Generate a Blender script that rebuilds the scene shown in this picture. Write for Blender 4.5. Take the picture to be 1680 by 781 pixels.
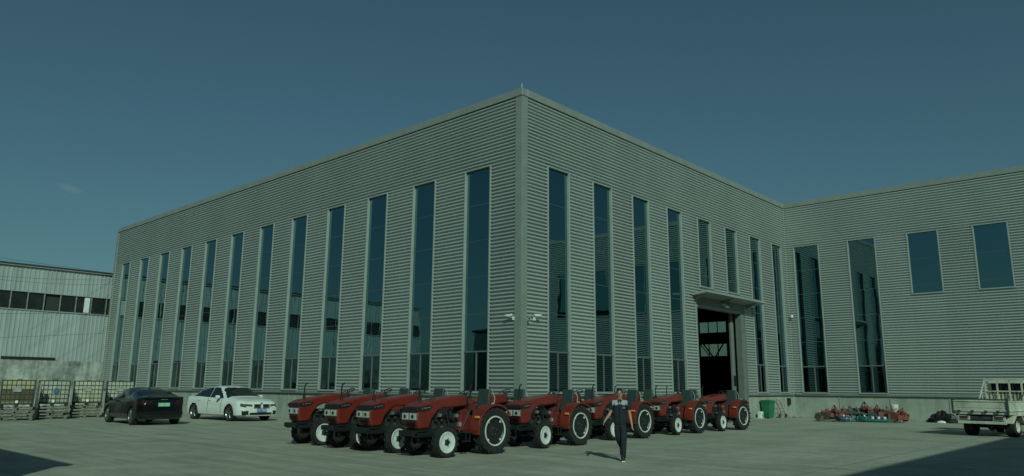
import bpy, bmesh, math, random
from mathutils import Vector, Matrix, Euler
from math import sin, cos, pi, radians, sqrt
random.seed(7)
for o in list(bpy.data.objects): bpy.data.objects.remove(o)
SC = bpy.context.scene; COL = SC.collection

# ------------------------------------------------------------------ camera, sky, sun, exposure
CAM = Vector((20.074, -22.489, 1.72))
cF = Vector((-0.66207, 0.72305, 0.19723)); cR = Vector((0.73865, 0.67408, 0.00727))
cF.normalize(); cR = (cR - cF*cR.dot(cF)).normalized(); cU = cR.cross(cF)
cd = bpy.data.cameras.new("camera"); cam = bpy.data.objects.new("camera", cd); COL.objects.link(cam)
m = Matrix((cR, cU, -cF)).transposed().to_4x4(); m.translation = CAM
cam.matrix_world = m
cd.sensor_width = 36; cd.lens = 36*1218.44/1680; cd.clip_start = .1; cd.clip_end = 6000
SC.camera = cam
SUN_EL = radians(31); SUN_AZ = math.atan2(.8, -.6)          # clockwise from +Y
W = bpy.data.worlds.new("World"); SC.world = W; W.use_nodes = True
nt = W.node_tree; nt.nodes.clear()
sk = nt.nodes.new('ShaderNodeTexSky'); sk.sky_type = 'NISHITA'; sk.sun_disc = False
sk.sun_elevation = SUN_EL; sk.sun_rotation = SUN_AZ; sk.air_density = 1.0; sk.dust_density = 1.0; sk.ozone_density = 1.5
gm = nt.nodes.new('ShaderNodeGamma'); gm.inputs[1].default_value = 0.8
mx = nt.nodes.new('ShaderNodeMix'); mx.data_type = 'RGBA'; mx.blend_type = 'MULTIPLY'; mx.inputs[0].default_value = 1
mx.inputs[7].default_value = (0.46, .80, 0.76, 1)
bg = nt.nodes.new('ShaderNodeBackground'); bg.inputs[1].default_value = 0.08
ow = nt.nodes.new('ShaderNodeOutputWorld')
nt.links.new(sk.outputs[0], gm.inputs[0]); nt.links.new(gm.outputs[0], mx.inputs[6]); # one faint wisp of cloud low on the left
cdir = Vector((-1.0935, 0.3113, 0.2585)).normalized(); ct = Vector((-cdir.y, cdir.x, 0)).normalized(); cv = cdir.cross(ct)
tcw = nt.nodes.new('ShaderNodeTexCoord')
def wdot(v, k):
    q = nt.nodes.new('ShaderNodeVectorMath'); q.operation = 'DOT_PRODUCT'; q.inputs[1].default_value = tuple(Vector(v)*k); nt.links.new(tcw.outputs['Generated'], q.inputs[0]); return q.outputs['Value']
def wmath(op, a, b_=None):
    q = nt.nodes.new('ShaderNodeMath'); q.operation = op
    for i_, v_ in enumerate((a, b_)):
        if v_ is None: continue
        if isinstance(v_, (int, float)): q.inputs[i_].default_value = v_
        else: nt.links.new(v_, q.inputs[i_])
    return q.outputs[0]
nz = nt.nodes.new('ShaderNodeTexNoise'); nz.inputs['Scale'].default_value = 60; nz.inputs['Detail'].default_value = 5; nt.links.new(tcw.outputs['Generated'], nz.inputs[0])
a2 = wdot(ct + cv*.3, 62); b2 = wdot(cv - ct*.2, 190)
rr2 = wmath('ADD', wmath('MULTIPLY', a2, a2), wmath('MULTIPLY', b2, b2))
msk = wmath('MULTIPLY', wmath('MAXIMUM', wmath('SUBTRACT', wmath('ADD', nz.outputs[0], .45), rr2), 0.), .38)
front = wmath('GREATER_THAN', wdot(cdir, 1), .5); msk = wmath('MINIMUM', wmath('MULTIPLY', msk, front), .4)
cm_ = nt.nodes.new('ShaderNodeMix'); cm_.data_type = 'RGBA'; nt.links.new(msk, cm_.inputs[0]); nt.links.new(mx.outputs[2], cm_.inputs[6]); cm_.inputs[7].default_value = (2.4, 3.6, 3.7, 1)
nt.links.new(cm_.outputs[2], bg.inputs[0]); nt.links.new(bg.outputs[0], ow.inputs[0])
sd = bpy.data.lights.new("sun", 'SUN'); sd.energy = 3.0; sd.angle = radians(.5); sd.color = (0.74, 1.0, 0.80)
sun = bpy.data.objects.new("sun", sd); COL.objects.link(sun)
sdir = Vector((.8*cos(SUN_EL), -.6*cos(SUN_EL), sin(SUN_EL)))
sun.rotation_euler = sdir.to_track_quat('Z', 'Y').to_euler(); sun.location = (30, -30, 40)
SC.view_settings.view_transform = 'Standard'; SC.view_settings.look = 'None'
SC.view_settings.exposure = -0.35; SC.view_settings.gamma = 1
SC.render.engine = 'CYCLES'

# ------------------------------------------------------------------ materials
def mat(name, col, rough=.6, metal=0., var=0., scale=3., bump=0., bscale=40., spec=.5, col2=None, stretch=(1,1,1), coat=0., detail=5., thr=(.35,.65)):
    mm = bpy.data.materials.new(name); mm.use_nodes = True
    n = mm.node_tree; b = n.nodes['Principled BSDF']
    b.inputs['Roughness'].default_value = rough; b.inputs['Metallic'].default_value = metal
    b.inputs['Specular IOR Level'].default_value = spec; b.inputs['Coat Weight'].default_value = coat
    b.inputs['Coat Roughness'].default_value = .05
    b.inputs['Base Color'].default_value = (*col, 1)
    if var or col2:
        tc = n.nodes.new('ShaderNodeTexCoord'); mp = n.nodes.new('ShaderNodeMapping'); mp.inputs['Scale'].default_value = stretch
        no = n.nodes.new('ShaderNodeTexNoise'); no.inputs['Scale'].default_value = scale; no.inputs['Detail'].default_value = detail
        no.inputs['Roughness'].default_value = .6
        rp = n.nodes.new('ShaderNodeValToRGB')
        c2 = col2 or tuple(c*(1-var) for c in col); c1 = col if col2 else tuple(c*(1+var*.5) for c in col)
        rp.color_ramp.elements[0].position = thr[0]; rp.color_ramp.elements[1].position = thr[1]
        rp.color_ramp.elements[0].color = (*c2, 1); rp.color_ramp.elements[1].color = (*c1, 1)
        n.links.new(tc.outputs['Object'], mp.inputs[0]); n.links.new(mp.outputs[0], no.inputs[0])
        n.links.new(no.outputs[0], rp.inputs[0]); n.links.new(rp.outputs[0], b.inputs['Base Color'])
    if bump:
        tc = n.nodes.new('ShaderNodeTexCoord'); no = n.nodes.new('ShaderNodeTexNoise'); no.inputs['Scale'].default_value = bscale
        no.inputs['Detail'].default_value = 4
        bp = n.nodes.new('ShaderNodeBump'); bp.inputs['Strength'].default_value = bump; bp.inputs['Distance'].default_value = .02
        n.links.new(tc.outputs['Object'], no.inputs[0]); n.links.new(no.outputs[0], bp.inputs['Height']); n.links.new(bp.outputs[0], b.inputs['Normal'])
    return mm

M = {}
M['siding'] = mat('metal siding', (.475,.505,.49), .42, .30, var=.06, scale=.35, stretch=(1,1,.5))
n = M['siding'].node_tree; b = n.nodes['Principled BSDF']; src = b.inputs['Base Color'].links[0].from_socket
oi = n.nodes.new('ShaderNodeObjectInfo'); mr = n.nodes.new('ShaderNodeMapRange'); mr.inputs[3].default_value = .93; mr.inputs[4].default_value = 1.03
vm = n.nodes.new('ShaderNodeVectorMath'); vm.operation = 'SCALE'; n.links.new(oi.outputs['Random'], mr.inputs[0]); n.links.new(src, vm.inputs[0]); n.links.new(mr.outputs[0], vm.inputs['Scale']); n.links.new(vm.outputs[0], b.inputs['Base Color'])
M['trim'] = mat('flashing', (.255,.28,.265), .5, .15, var=.1, scale=1.5)
M['frame'] = mat('window frame', (.31,.34,.33), .5, .1, var=.08, scale=2)
M['mullion'] = mat('mullion', (.10,.13,.13), .4, .3)
M['plinth'] = mat('concrete plinth', (.36,.38,.34), .85, var=.35, scale=1.6, stretch=(1,1,.18), bump=.3, bscale=12)
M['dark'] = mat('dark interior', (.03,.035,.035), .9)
M['steel_dark'] = mat('dark steel', (.025,.028,.028), .6, .2, var=.3)
M['door'] = mat('door sheet', (.16,.18,.17), .6, .1, var=.15)
M['cage'] = mat('dull cage tube', (.07,.075,.07), .6, .3, var=.3, scale=5)
M['truck_lamp'] = mat('dull tail lamp', (.09,.045,.04), .3, var=.3, scale=20)
M['truck_iron'] = mat('dark truck iron', (.06,.06,.055), .7, .2, var=.3)
M['black'] = mat('black plastic', (.012,.014,.015), .5, var=.2)
M['rubber'] = mat('tyre rubber', (.018,.019,.019), .85, var=.35, scale=9, bump=.4, bscale=60)
M['red'] = mat('red paint', (.175,.022,.015), .34, var=.14, scale=2.5, coat=.25)
M['white_rim'] = mat('white rim paint', (.66,.68,.66), .45, var=.14, scale=8)
M['rim_dark'] = mat('dark rim', (.022,.025,.026), .45, .3)
M['engine'] = mat('engine metal', (.045,.05,.05), .5, .5, var=.5, scale=12, bump=.4)
M['engine_red'] = mat('engine red', (.15,.02,.018), .5, var=.35, scale=8)
M['alu'] = mat('bright metal', (.5,.52,.5), .35, .8, var=.2, scale=8)
M['lens'] = mat('lamp lens', (.62,.66,.62), .12, .3, var=.35, scale=30)
M['amber'] = mat('amber lens', (.75,.30,.06), .3)
M['seat'] = mat('seat vinyl', (.035,.055,.055), .55, var=.2)
M['wood'] = mat('weathered wood', (.25,.235,.19), .85, var=.4, scale=6, stretch=(1,4,4))
M['wood2'] = mat('dark wood', (.16,.15,.12), .9, var=.4, scale=6)
M['galv'] = mat('galvanised tube', (.34,.36,.34), .45, .5, var=.3, scale=4)
M['white'] = mat('white paint', (.70,.72,.70), .3, var=.06, coat=.5)
M['white_pl'] = mat('white plastic', (.7,.72,.7), .5, var=.1)
M['green_pl'] = mat('green plastic', (.02,.16,.075), .5, var=.2)
M['teal_pl'] = mat('teal paint', (.015,.12,.105), .45, var=.3, scale=6)
M['blue_p'] = mat('blue paint', (.02,.05,.12), .45, var=.3, scale=6)
M['red_rust'] = mat('faded red paint', (.20,.06,.045), .6, var=.5, scale=10)
M['rust'] = mat('rusty steel', (.12,.095,.07), .8, var=.4, scale=10)
M['cable'] = mat('cable', (.03,.035,.035), .7)

def glassy(name, col, rough=.02, tilt=.35):
    mm = bpy.data.materials.new(name); mm.use_nodes = True; n = mm.node_tree; b = n.nodes['Principled BSDF']
    b.inputs['Base Color'].default_value = (*col, 1); b.inputs['Roughness'].default_value = rough; b.inputs['Metallic'].default_value = 1
    tc = n.nodes.new('ShaderNodeTexCoord'); no = n.nodes.new('ShaderNodeTexNoise'); no.inputs['Scale'].default_value = .9; no.inputs['Detail'].default_value = 1
    bp = n.nodes.new('ShaderNodeBump'); bp.inputs['Strength'].default_value = tilt; bp.inputs['Distance'].default_value = .012
    n.links.new(tc.outputs['Object'], no.inputs[0]); n.links.new(no.outputs[0], bp.inputs['Height']); n.links.new(bp.outputs[0], b.inputs['Normal'])
    return mm
M['glass'] = glassy('tinted glass', (.15,.26,.28), tilt=.22)
M['glass_low'] = glassy('lower sash glass', (.06,.11,.12), tilt=.2)
M['ribbon_glass'] = mat('dusty dark glass', (.02,.025,.025), .3, 0, spec=.4, var=.4, scale=2)
M['car_glass'] = mat('car glass', (.012,.016,.017), .04, 0, spec=.8)
M['car_black'] = mat('black car paint', (.004,.005,.006), .22, 0, coat=.35, spec=.4)

# hazy daylight pane of the far hall windows
mm = bpy.data.materials.new('thin pane'); mm.use_nodes = True; n = mm.node_tree; b = n.nodes['Principled BSDF']
tr = n.nodes.new('ShaderNodeBsdfTransparent'); tr.inputs[0].default_value = (.70,.72,.66,1); ms = n.nodes.new('ShaderNodeMixShader'); ms.inputs[0].default_value = .12
b.inputs['Base Color'].default_value = (.5,.55,.5,1); b.inputs['Roughness'].default_value = .2
n.links.new(tr.outputs[0], ms.inputs[1]); n.links.new(b.outputs[0], ms.inputs[2]); n.links.new(ms.outputs[0], n.nodes['Material Output'].inputs[0])
M['thin'] = mm

# concrete yard: patches, dust streaks, wheel tracks, fine grain
mm = bpy.data.materials.new('yard concrete'); mm.use_nodes = True; n = mm.node_tree; b = n.nodes['Principled BSDF']
b.inputs['Roughness'].default_value = .85
tc = n.nodes.new('ShaderNodeTexCoord')
def noise(scale, detail, stretch, rot=0, rough=.6):
    mp = n.nodes.new('ShaderNodeMapping'); mp.inputs['Scale'].default_value = stretch; mp.inputs['Rotation'].default_value = (0,0,rot)
    no = n.nodes.new('ShaderNodeTexNoise'); no.inputs['Scale'].default_value = scale; no.inputs['Detail'].default_value = detail; no.inputs['Roughness'].default_value = rough
    n.links.new(tc.outputs['Object'], mp.inputs[0]); n.links.new(mp.outputs[0], no.inputs[0]); return no.outputs[0]
def ramp(inp, p0, c0, p1, c1):
    r = n.nodes.new('ShaderNodeValToRGB'); r.color_ramp.elements[0].position = p0; r.color_ramp.elements[1].position = p1
    r.color_ramp.elements[0].color = (*c0,1); r.color_ramp.elements[1].color = (*c1,1); n.links.new(inp, r.inputs[0]); return r.outputs[0]
def mul(a, bb, f=1.):
    x = n.nodes.new('ShaderNodeMix'); x.data_type = 'RGBA'; x.blend_type = 'MULTIPLY'; x.inputs[0].default_value = f
    n.links.new(a, x.inputs[6]); n.links.new(bb, x.inputs[7]); return x.outputs[2]
base = ramp(noise(.12, 6, (1,1,1)), .3, (.34,.34,.27), .7, (.42,.41,.35))
pat = ramp(noise(.7, 5, (1,.45,1), radians(42)), .35, (.84,.85,.84), .62, (1.04,1.04,1.02))
fine = ramp(noise(6, 6, (1,.5,1), radians(42), .7), .3, (.86,.86,.86), .7, (1.08,1.08,1.08))
stain = ramp(noise(.45, 8, (1,1,1), 0, .75), .60, (1,1,1), .74, (.74,.75,.74))
trk = ramp(noise(1.6, 3, (.10,1.6,1), radians(-20)), .40, (.90,.90,.90), .52, (1,1,1))
trk2 = ramp(noise(1.2, 3, (.08,1.5,1), radians(62)), .38, (.91,.91,.91), .5, (1,1,1))
dust = ramp(noise(.9, 6, (.35,2.2,1), radians(48), .7), .40, (.88,.89,.89), .60, (1.07,1.06,1.04))
spots = ramp(noise(2.3, 2, (1,1,1), 0, .5), .71, (1,1,1), .76, (.62,.63,.62))
c = mul(mul(mul(mul(mul(mul(mul(base, pat), fine), stain), trk), trk2), dust), spots)
n.links.new(c, b.inputs['Base Color'])
bp = n.nodes.new('ShaderNodeBump'); bp.inputs['Strength'].default_value = .35; bp.inputs['Distance'].default_value = .02
n.links.new(noise(9, 6, (1,1,1), 0, .7), bp.inputs['Height']); n.links.new(bp.outputs[0], b.inputs['Normal'])
M['yard'] = mm

# streaky stained masonry
def masonry(name, c1, c2, c3):
    global n, tc
    mm = bpy.data.materials.new(name); mm.use_nodes = True; n = mm.node_tree; b = n.nodes['Principled BSDF']; b.inputs['Roughness'].default_value = .9
    tc = n.nodes.new('ShaderNodeTexCoord')
    a = ramp(noise(.8, 7, (1,1,1), 0, .7), .35, c2, .62, c1)
    s = ramp(noise(2.2, 5, (1,1,.12)), .36, c3, .56, (1,1,1))
    n.links.new(mul(a, s), b.inputs['Base Color'])
    return mm
M['masonry'] = masonry('stained masonry', (.48,.49,.46), (.15,.16,.15), (.60,.61,.60))
M['plinth'] = masonry('concrete plinth', (.36,.38,.33), (.25,.27,.24), (.80,.82,.80))
M['lb_siding'] = mat('old corrugated siding', (.35,.39,.40), .55, .1, var=.18, scale=.8, stretch=(3,3,.15))
M['roof_dark'] = mat('dark roof sheet', (.045,.05,.05), .7, .0, var=.2)

# ------------------------------------------------------------------ mesh helpers
class MB:
    def __init__(s): s.v = []; s.f = []
    def add(s, vs, fs, mt=None):
        k = len(s.v)
        for p in vs:
            p = Vector(p); s.v.append(tuple(mt @ p if mt else p))
        s.f += [tuple(i+k for i in f) for f in fs]; return s
    def box(s, x0, x1, y0, y1, z0, z1, mt=None):
        if x0 > x1: x0, x1 = x1, x0
        if y0 > y1: y0, y1 = y1, y0
        if z0 > z1: z0, z1 = z1, z0
        return s.add([(x0,y0,z0),(x1,y0,z0),(x1,y1,z0),(x0,y1,z0),(x0,y0,z1),(x1,y0,z1),(x1,y1,z1),(x0,y1,z1)],
                     [(0,3,2,1),(4,5,6,7),(0,1,5,4),(1,2,6,5),(2,3,7,6),(3,0,4,7)], mt)
    def prism(s, poly, a, b, axis='x', mt=None):
        n_ = len(poly)
        def P(t, q):
            return {'x': (t, q[0], q[1]), 'y': (q[0], t, q[1]), 'z': (q[0], q[1], t)}[axis]
        vs = [P(a,q) for q in poly] + [P(b,q) for q in poly]
        fs = [tuple(range(n_))[::-1], tuple(range(n_, 2*n_))] + [(i,(i+1)%n_,n_+(i+1)%n_,n_+i) for i in range(n_)]
        return s.add(vs, fs, mt)
    def cyl(s, p0, p1, r0, r1=None, n_=12, caps=True):
        r1 = r0 if r1 is None else r1
        p0 = Vector(p0); p1 = Vector(p1); d = (p1-p0).normalized()
        a = d.orthogonal().normalized(); b_ = d.cross(a); vs = []
        for p, r in ((p0,r0),(p1,r1)):
            for i in range(n_):
                t = 2*pi*i/n_; vs.append(p + a*cos(t)*r + b_*sin(t)*r)
        fs = [(i,(i+1)%n_,n_+(i+1)%n_,n_+i) for i in range(n_)]
        if caps: fs += [tuple(range(n_))[::-1], tuple(range(n_,2*n_))]
        return s.add(vs, fs)
    def tube(s, pts, r, n_=6):
        for a, b_ in zip(pts[:-1], pts[1:]): s.cyl(a, b_, r, r, n_)
        return s
    def lathe(s, prof, c, axis='x', n_=24, close=False):
        vs = []
        for i in range(n_):
            t = 2*pi*i/n_
            for (a, r) in prof:
                if axis == 'x': vs.append((c[0]+a, c[1]+r*cos(t), c[2]+r*sin(t)))
                elif axis == 'y': vs.append((c[0]+r*cos(t), c[1]+a, c[2]+r*sin(t)))
                else: vs.append((c[0]+r*cos(t), c[1]+r*sin(t), c[2]+a))
        k = len(prof); fs = []
        for i in range(n_):
            j = (i+1) % n_
            for q in range(k if close else k-1):
                q2 = (q+1) % k; fs.append((i*k+q, j*k+q, j*k+q2, i*k+q2))
        return s.add(vs, fs)
    def rings(s, rs, caps=True, closed=True):
        k = len(rs[0]); vs = [p for r in rs for p in r]; fs = []
        for i in range(len(rs)-1):
            for q in range(k if closed else k-1):
                q2 = (q+1) % k; fs.append((i*k+q, i*k+q2, (i+1)*k+q2, (i+1)*k+q))
        if caps: fs += [tuple(range(k))[::-1], tuple(range((len(rs)-1)*k, len(rs)*k))]
        return s.add(vs, fs)
    def mesh(s, name, m_, smooth=0, fix=True):
        me = bpy.data.meshes.new(name); me.from_pydata(s.v, [], s.f); me.materials.append(m_)
        if fix:
            bm = bmesh.new(); bm.from_mesh(me); bmesh.ops.recalc_face_normals(bm, faces=bm.faces); bm.to_mesh(me); bm.free()
        if smooth:
            me.shade_smooth(); me.set_sharp_from_angle(angle=radians(smooth))
        return me
    def build(s, name, m_, parent=None, smooth=0, bevel=0, seg=2, kind=None, fix=True):
        o = bpy.data.objects.new(name, s.mesh(name, m_, smooth, fix)); COL.objects.link(o)
        if parent is not None: o.parent = parent
        if kind: o['kind'] = kind
        if bevel:
            bv = o.modifiers.new('bevel', 'BEVEL'); bv.width = bevel; bv.segments = seg; bv.limit_method = 'ANGLE'; bv.angle_limit = radians(30)
        return o
def link(name, me, parent, loc=(0,0,0), rot=(0,0,0), scale=(1,1,1)):
    o = bpy.data.objects.new(name, me); COL.objects.link(o); o.parent = parent
    o.location = loc; o.rotation_euler = rot; o.scale = scale; return o
def thing(name, label, cat, loc=(0,0,0), rz=0, group=None):
    o = bpy.data.objects.new(name, None); COL.objects.link(o); o.location = loc; o.rotation_euler = (0,0,rz)
    o['label'] = label; o['category'] = cat; o.empty_display_size = .2
    if group: o['group'] = group
    return o
def tag(o, label, cat, group=None):
    o['label'] = label; o['category'] = cat
    if group: o['group'] = group
    return o
def dup(root, loc, rz, label, group=None):
    r = root.copy(); COL.objects.link(r); r.location = loc; r.rotation_euler = (0,0,rz); r['label'] = label
    if group: r['group'] = group
    for ch in list(root.children):
        c_ = ch.copy(); COL.objects.link(c_); c_.parent = r
        for g in ch.children:
            d = g.copy(); COL.objects.link(d); d.parent = c_
    return r
def label(o, t): o['label'] = t; return o

# ------------------------------------------------------------------ ground
g = MB().add([(-1500,-1500,0),(1500,-1500,0),(1500,1500,0),(-1500,1500,0)], [(0,1,2,3)]).build('ground', M['yard'], kind='structure')

M['joint'] = mat('joint filler', (.17,.18,.16), .95, var=.3)
jb = MB(); rj = random.Random(2)
def strip(x0, y0, x1, y1, w_, wob):
    n_ = max(2, int(math.hypot(x1-x0, y1-y0)/.8)); a = Vector((x0,y0,0)); b_ = Vector((x1,y1,0)); t_ = (b_-a).normalized(); s_ = Vector((-t_.y,t_.x,0)); vs = []; off = 0
    for i in range(n_+1):
        off = off*.8 + rj.uniform(-wob, wob); p = a.lerp(b_, i/n_) + s_*off; ww = w_*rj.uniform(.6,1.2)
        vs += [tuple(p+s_*ww+Vector((0,0,.004))), tuple(p-s_*ww+Vector((0,0,.004)))]
    jb.add(vs, [(2*i,2*i+1,2*i+3,2*i+2) for i in range(n_)])
for k in range(-9, 5): strip(-44, -6.2*1-.0+6*k*1.0+.3, 27.5, -6.2+6*k+.3, .010, .004) if -6.2+6*k+.3 < -.6 else None
for k in range(-8, 5): strip(6*k+1.7, -40, 6*k+1.7, -.4 if 6*k+1.7 < 0 else 26.5, .009, .004)
for (a, b_, c_, d_) in ((10.5,-9.5,15.5,-2.5),(8.2,-3.,12.4,3.1),(-9,-13,-3,-10.4),(12.0,-12.5,12.9,-8)): strip(a,b_,c_,d_,.008,.07)
jb.build('pavement_joints', M['joint'], kind='structure', fix=False)

# ------------------------------------------------------------------ factory building
H = 14.36; ZS = 1.46; ZT = 11.21; L = 44.6; D = 27.25; WX = 30.; DB = 62.
PITCH = .158; DEP = .095
fac = thing('factory_building', 'large L-shaped factory hall in pale horizontally ribbed metal siding with tall narrow dark windows', 'building')
# a wall frame: o origin, u direction along wall, n outward normal
WL = (Vector((0,0,0)), Vector((-1,0,0)), Vector((0,-1,0)))
WR = (Vector((0,0,0)), Vector((0,1,0)), Vector((1,0,0)))
WW = (Vector((0,D,0)), Vector((1,0,0)), Vector((0,-1,0)))
def wp(w, u, d, z): return w[0] + w[1]*u + w[2]*d + Vector((0,0,z))
def wbox(mb, w, u0, u1, d0, d1, z0, z1):
    vs = [wp(w,u,d,z) for z in (z0,z1) for (u,d) in ((u0,d0),(u1,d0),(u1,d1),(u0,d1))]
    mb.add(vs, [(0,3,2,1),(4,5,6,7),(0,1,5,4),(1,2,6,5),(2,3,7,6),(3,0,4,7)])
PROF = [(0,DEP),(.018,DEP+.004),(.040,DEP+.004),(.058,DEP-.008),(.076,.010),(.084,0.),(.150,0.),(.158,DEP)]
def siding(w, u0, u1, z0, z1, name='siding_panel'):
    pts = []
    k = math.floor(z0/PITCH)
    while k*PITCH < z1:
        for (a, d) in PROF[:-1]:
            z = k*PITCH + a
            pts.append((z, d))
        k += 1
    pts.append((k*PITCH, DEP))
    def at(z):
        for (a, da), (b_, db) in zip(pts[:-1], pts[1:]):
            if a <= z <= b_: return da + (db-da)*(z-a)/(b_-a)
        return DEP
    q = [(z0, at(z0))] + [p for p in pts if z0+1e-4 < p[0] < z1-1e-4] + [(z1, at(z1))]
    mb = MB(); vs = []; fs = []
    for (z, d) in q: vs += [wp(w,u0,d,z), wp(w,u1,d,z)]
    for i in range(len(q)-1): fs.append((2*i,2*i+1,2*i+3,2*i+2))
    mb.add(vs, fs); return mb.build(name, M['siding'], fac, fix=False)
JO = [3.2, 4.8, 6.4, 8.0, 9.6]
def window(w, u0, u1, z0, z1, low=True):
    t = .075; o_ = .108; i_ = -.035
    mb = MB()
    wbox(mb, w, u0-t, u0, i_, o_, z0-t, z1+t); wbox(mb, w, u1, u1+t, i_, o_, z0-t, z1+t)
    wbox(mb, w, u0, u1, i_, o_, z1, z1+t); wbox(mb, w, u0, u1, i_, o_+.03, z0-t, z0)
    fr = mb.build('window', M['frame'], fac, bevel=.006, seg=1)
    rows = [z0] + [j for j in JO if z0+.3 < j < z1-.3] + [z1]
    for a, b_ in zip(rows[:-1], rows[1:]):
        lower = low and a == z0
        cols = [(u0,(u0+u1)/2-.025),((u0+u1)/2+.025,u1)] if lower else [(u0,u1)]
        for (c0, c1) in cols:
            tu = random.uniform(-.0011,.0011); tz = random.uniform(-.0011,.0011)
            cu = (c0+c1)/2; cz = (a+b_)/2
            g_ = .03 if lower else .012
            # thin slab, tilted a hair like a real pane
            vs = []
            for d_ in (-.022, -.030):
                for (u, z) in ((c0+g_,a+g_),(c1-g_,a+g_),(c1-g_,b_-g_),(c0+g_,b_-g_)):
                    vs.append(wp(w, u, d_ + tu*(u-cu)*2 + tz*(z-cz)*2, z))
            MB().add(vs, [(0,1,2,3),(7,6,5,4),(0,4,5,1),(1,5,6,2),(2,6,7,3),(3,7,4,0)]).build('pane', M['glass_low' if lower else 'glass'], fr)
        if lower:
            mb = MB(); cu = (u0+u1)/2
            wbox(mb, w, cu-.025, cu+.025, -.034, .012, a+.03, b_-.03); wbox(mb, w, u0, u1, -.034, .014, b_-.03, b_+.03)
            wbox(mb, w, u0, u1, -.034, .012, a, a+.03)
            mb.build('sash_bar', M['sash'], fr)
        elif a != z0:
            pass
    mb = MB()
    for j in rows[1:-1]:
        if not (low and j == rows[1]): wbox(mb, w, u0, u1, -.034, -.016, j-.012, j+.012)
    wbox(mb, w, u0-.03, u1+.03, -.07, -.036, z0, z1)
    mb.build('glazing_bar', M['mullion'], fr)
def facade(w, wins, u_start, u_end, gaps=()):
    """wins: (u0,u1,z0) ; gaps: (u0,u1,ztop) door openings"""
    t = .085
    siding(w, u_start, u_end, ZT+t, H-.34, 'siding_top_band')
    u = u_start
    for (a, b_, z0) in wins:
        z_start = ZS
        segs = [(u, a-t)]
        for (s0, s1) in segs:
            # cut by gaps
            cut = [g_ for g_ in gaps if g_[0] < s1 and g_[1] > s0]
            if not cut: siding(w, s0, s1, ZS, ZT+t)
            else:
                for g_ in cut:
                    if s0 < g_[0]: siding(w, s0, g_[0], ZS, ZT+t)
                    siding(w, max(s0,g_[0]), min(s1,g_[1]), g_[2], ZT+t)
                    if s1 > g_[1]: siding(w, g_[1], s1, ZS, ZT+t)
        window(w, a, b_, z0, ZT, low=(z0 < 2))
        if z0 > 2:
            z_low = ZS
            cut = [g_ for g_ in gaps if g_[0] < b_ and g_[1] > a]
            if cut:
                g_ = cut[0]; siding(w, max(a-t,g_[0]), min(b_+t,g_[1]), g_[2], z0-t)
                if a-t < g_[0]: siding(w, a-t, g_[0], ZS, z0-t)
                if b_+t > g_[1]: siding(w, g_[1], b_+t, ZS, z0-t)
            else: siding(w, a-t, b_+t, ZS, z0-t)
        u = b_+t
    siding(w, u, u_end, ZS, ZT+t)
DY0, DY1, DZ = 14.45, 19.75, 6.15
LWIN = [(1.78+3.6*i, 3.28+3.6*i, ZS+.08) for i in range(12)]
RWIN = [(1.68+3.315*i, 3.10+3.315*i, 7.35 if i in (4,5) else ZS+.08) for i in range(8)]
WWIN = [(.65,2.24,ZS+.08),(4.19,5.79,ZS+.08),(7.73,9.36,7.5),(11.28,12.93,7.5),(14.8,16.4,7.5),(18.35,19.95,7.5),(21.9,23.5,7.5)]
M['sash'] = mat('sash metal', (.13,.15,.145), .5, .1)
facade(WL, LWIN, .24, L-.25)
facade(WR, RWIN, .24, D-.02, gaps=[(DY0-.12, DY1+.5, DZ+.75)])
facade(WW, WWIN, .10, WX-.2)
# flashing, drip, corner trims
def trimbox(name, w, u0, u1, d0, d1, z0, z1, m_='trim', bevel=.008):
    mb = MB(); wbox(mb, w, u0, u1, d0, d1, z0, z1); return mb.build(name, M[m_], fac, bevel=bevel, seg=1)
for w, a, b_ in ((WL, .0, L), (WR, .0, D-.1), (WW, .10, WX)):
    trimbox('parapet_flashing', w, a if a else (-.125 if w is WL else .252), b_, -.25, .125, H-.34, H)
    trimbox('parapet_drip', w, a if a else (-.145 if w is WL else -.124), b_, .125, .145, H-.345, H-.29)
for w, a, b_ in ((WL, -.07, L), (WW, .1, WX)):
    trimbox('base_flashing', w, a, b_, -.05, .075, ZS-.10, ZS-.002)
    trimbox('base_drip', w, a, b_, -.05, .10, ZS-.145, ZS-.102, 'mullion')
for a, b_ in ((-.07, DY0-.12), (DY1+.45, D-.1)):
    trimbox('base_flashing', WR, a, b_, -.05, .073, ZS-.10, ZS-.003)
    trimbox('base_drip', WR, a, b_, -.05, .098, ZS-.145, ZS-.102, 'mullion')
mb = MB(); mb.prism([(-.26,-.02),(-.26,-.112),(.112,-.112),(.112,.26),(.02,.26),(.02,-.02)], ZS-.10, H-.345, 'z'); mb.build('corner_trim', M['trim'], fac, bevel=.008)
mb = MB(); mb.box(-L-.08, -L+.26, -.112, .3, ZS-.1, H-.345); mb.build('corner_trim', M['trim'], fac, bevel=.008)
mb = MB(); mb.box(-.02, .1, D-.1, D+.02, ZS, H-.345); mb.build('inner_corner_trim', M['trim'], fac)
mb = MB(); mb.cyl((0.0,.0,H),(0.0,.0,H+.26),.014,.008,6); mb.cyl((0,0,H+.002),(0,0,H+.03),.03,.02,8); mb.build('lightning_rod', M['galv'], fac)
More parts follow.
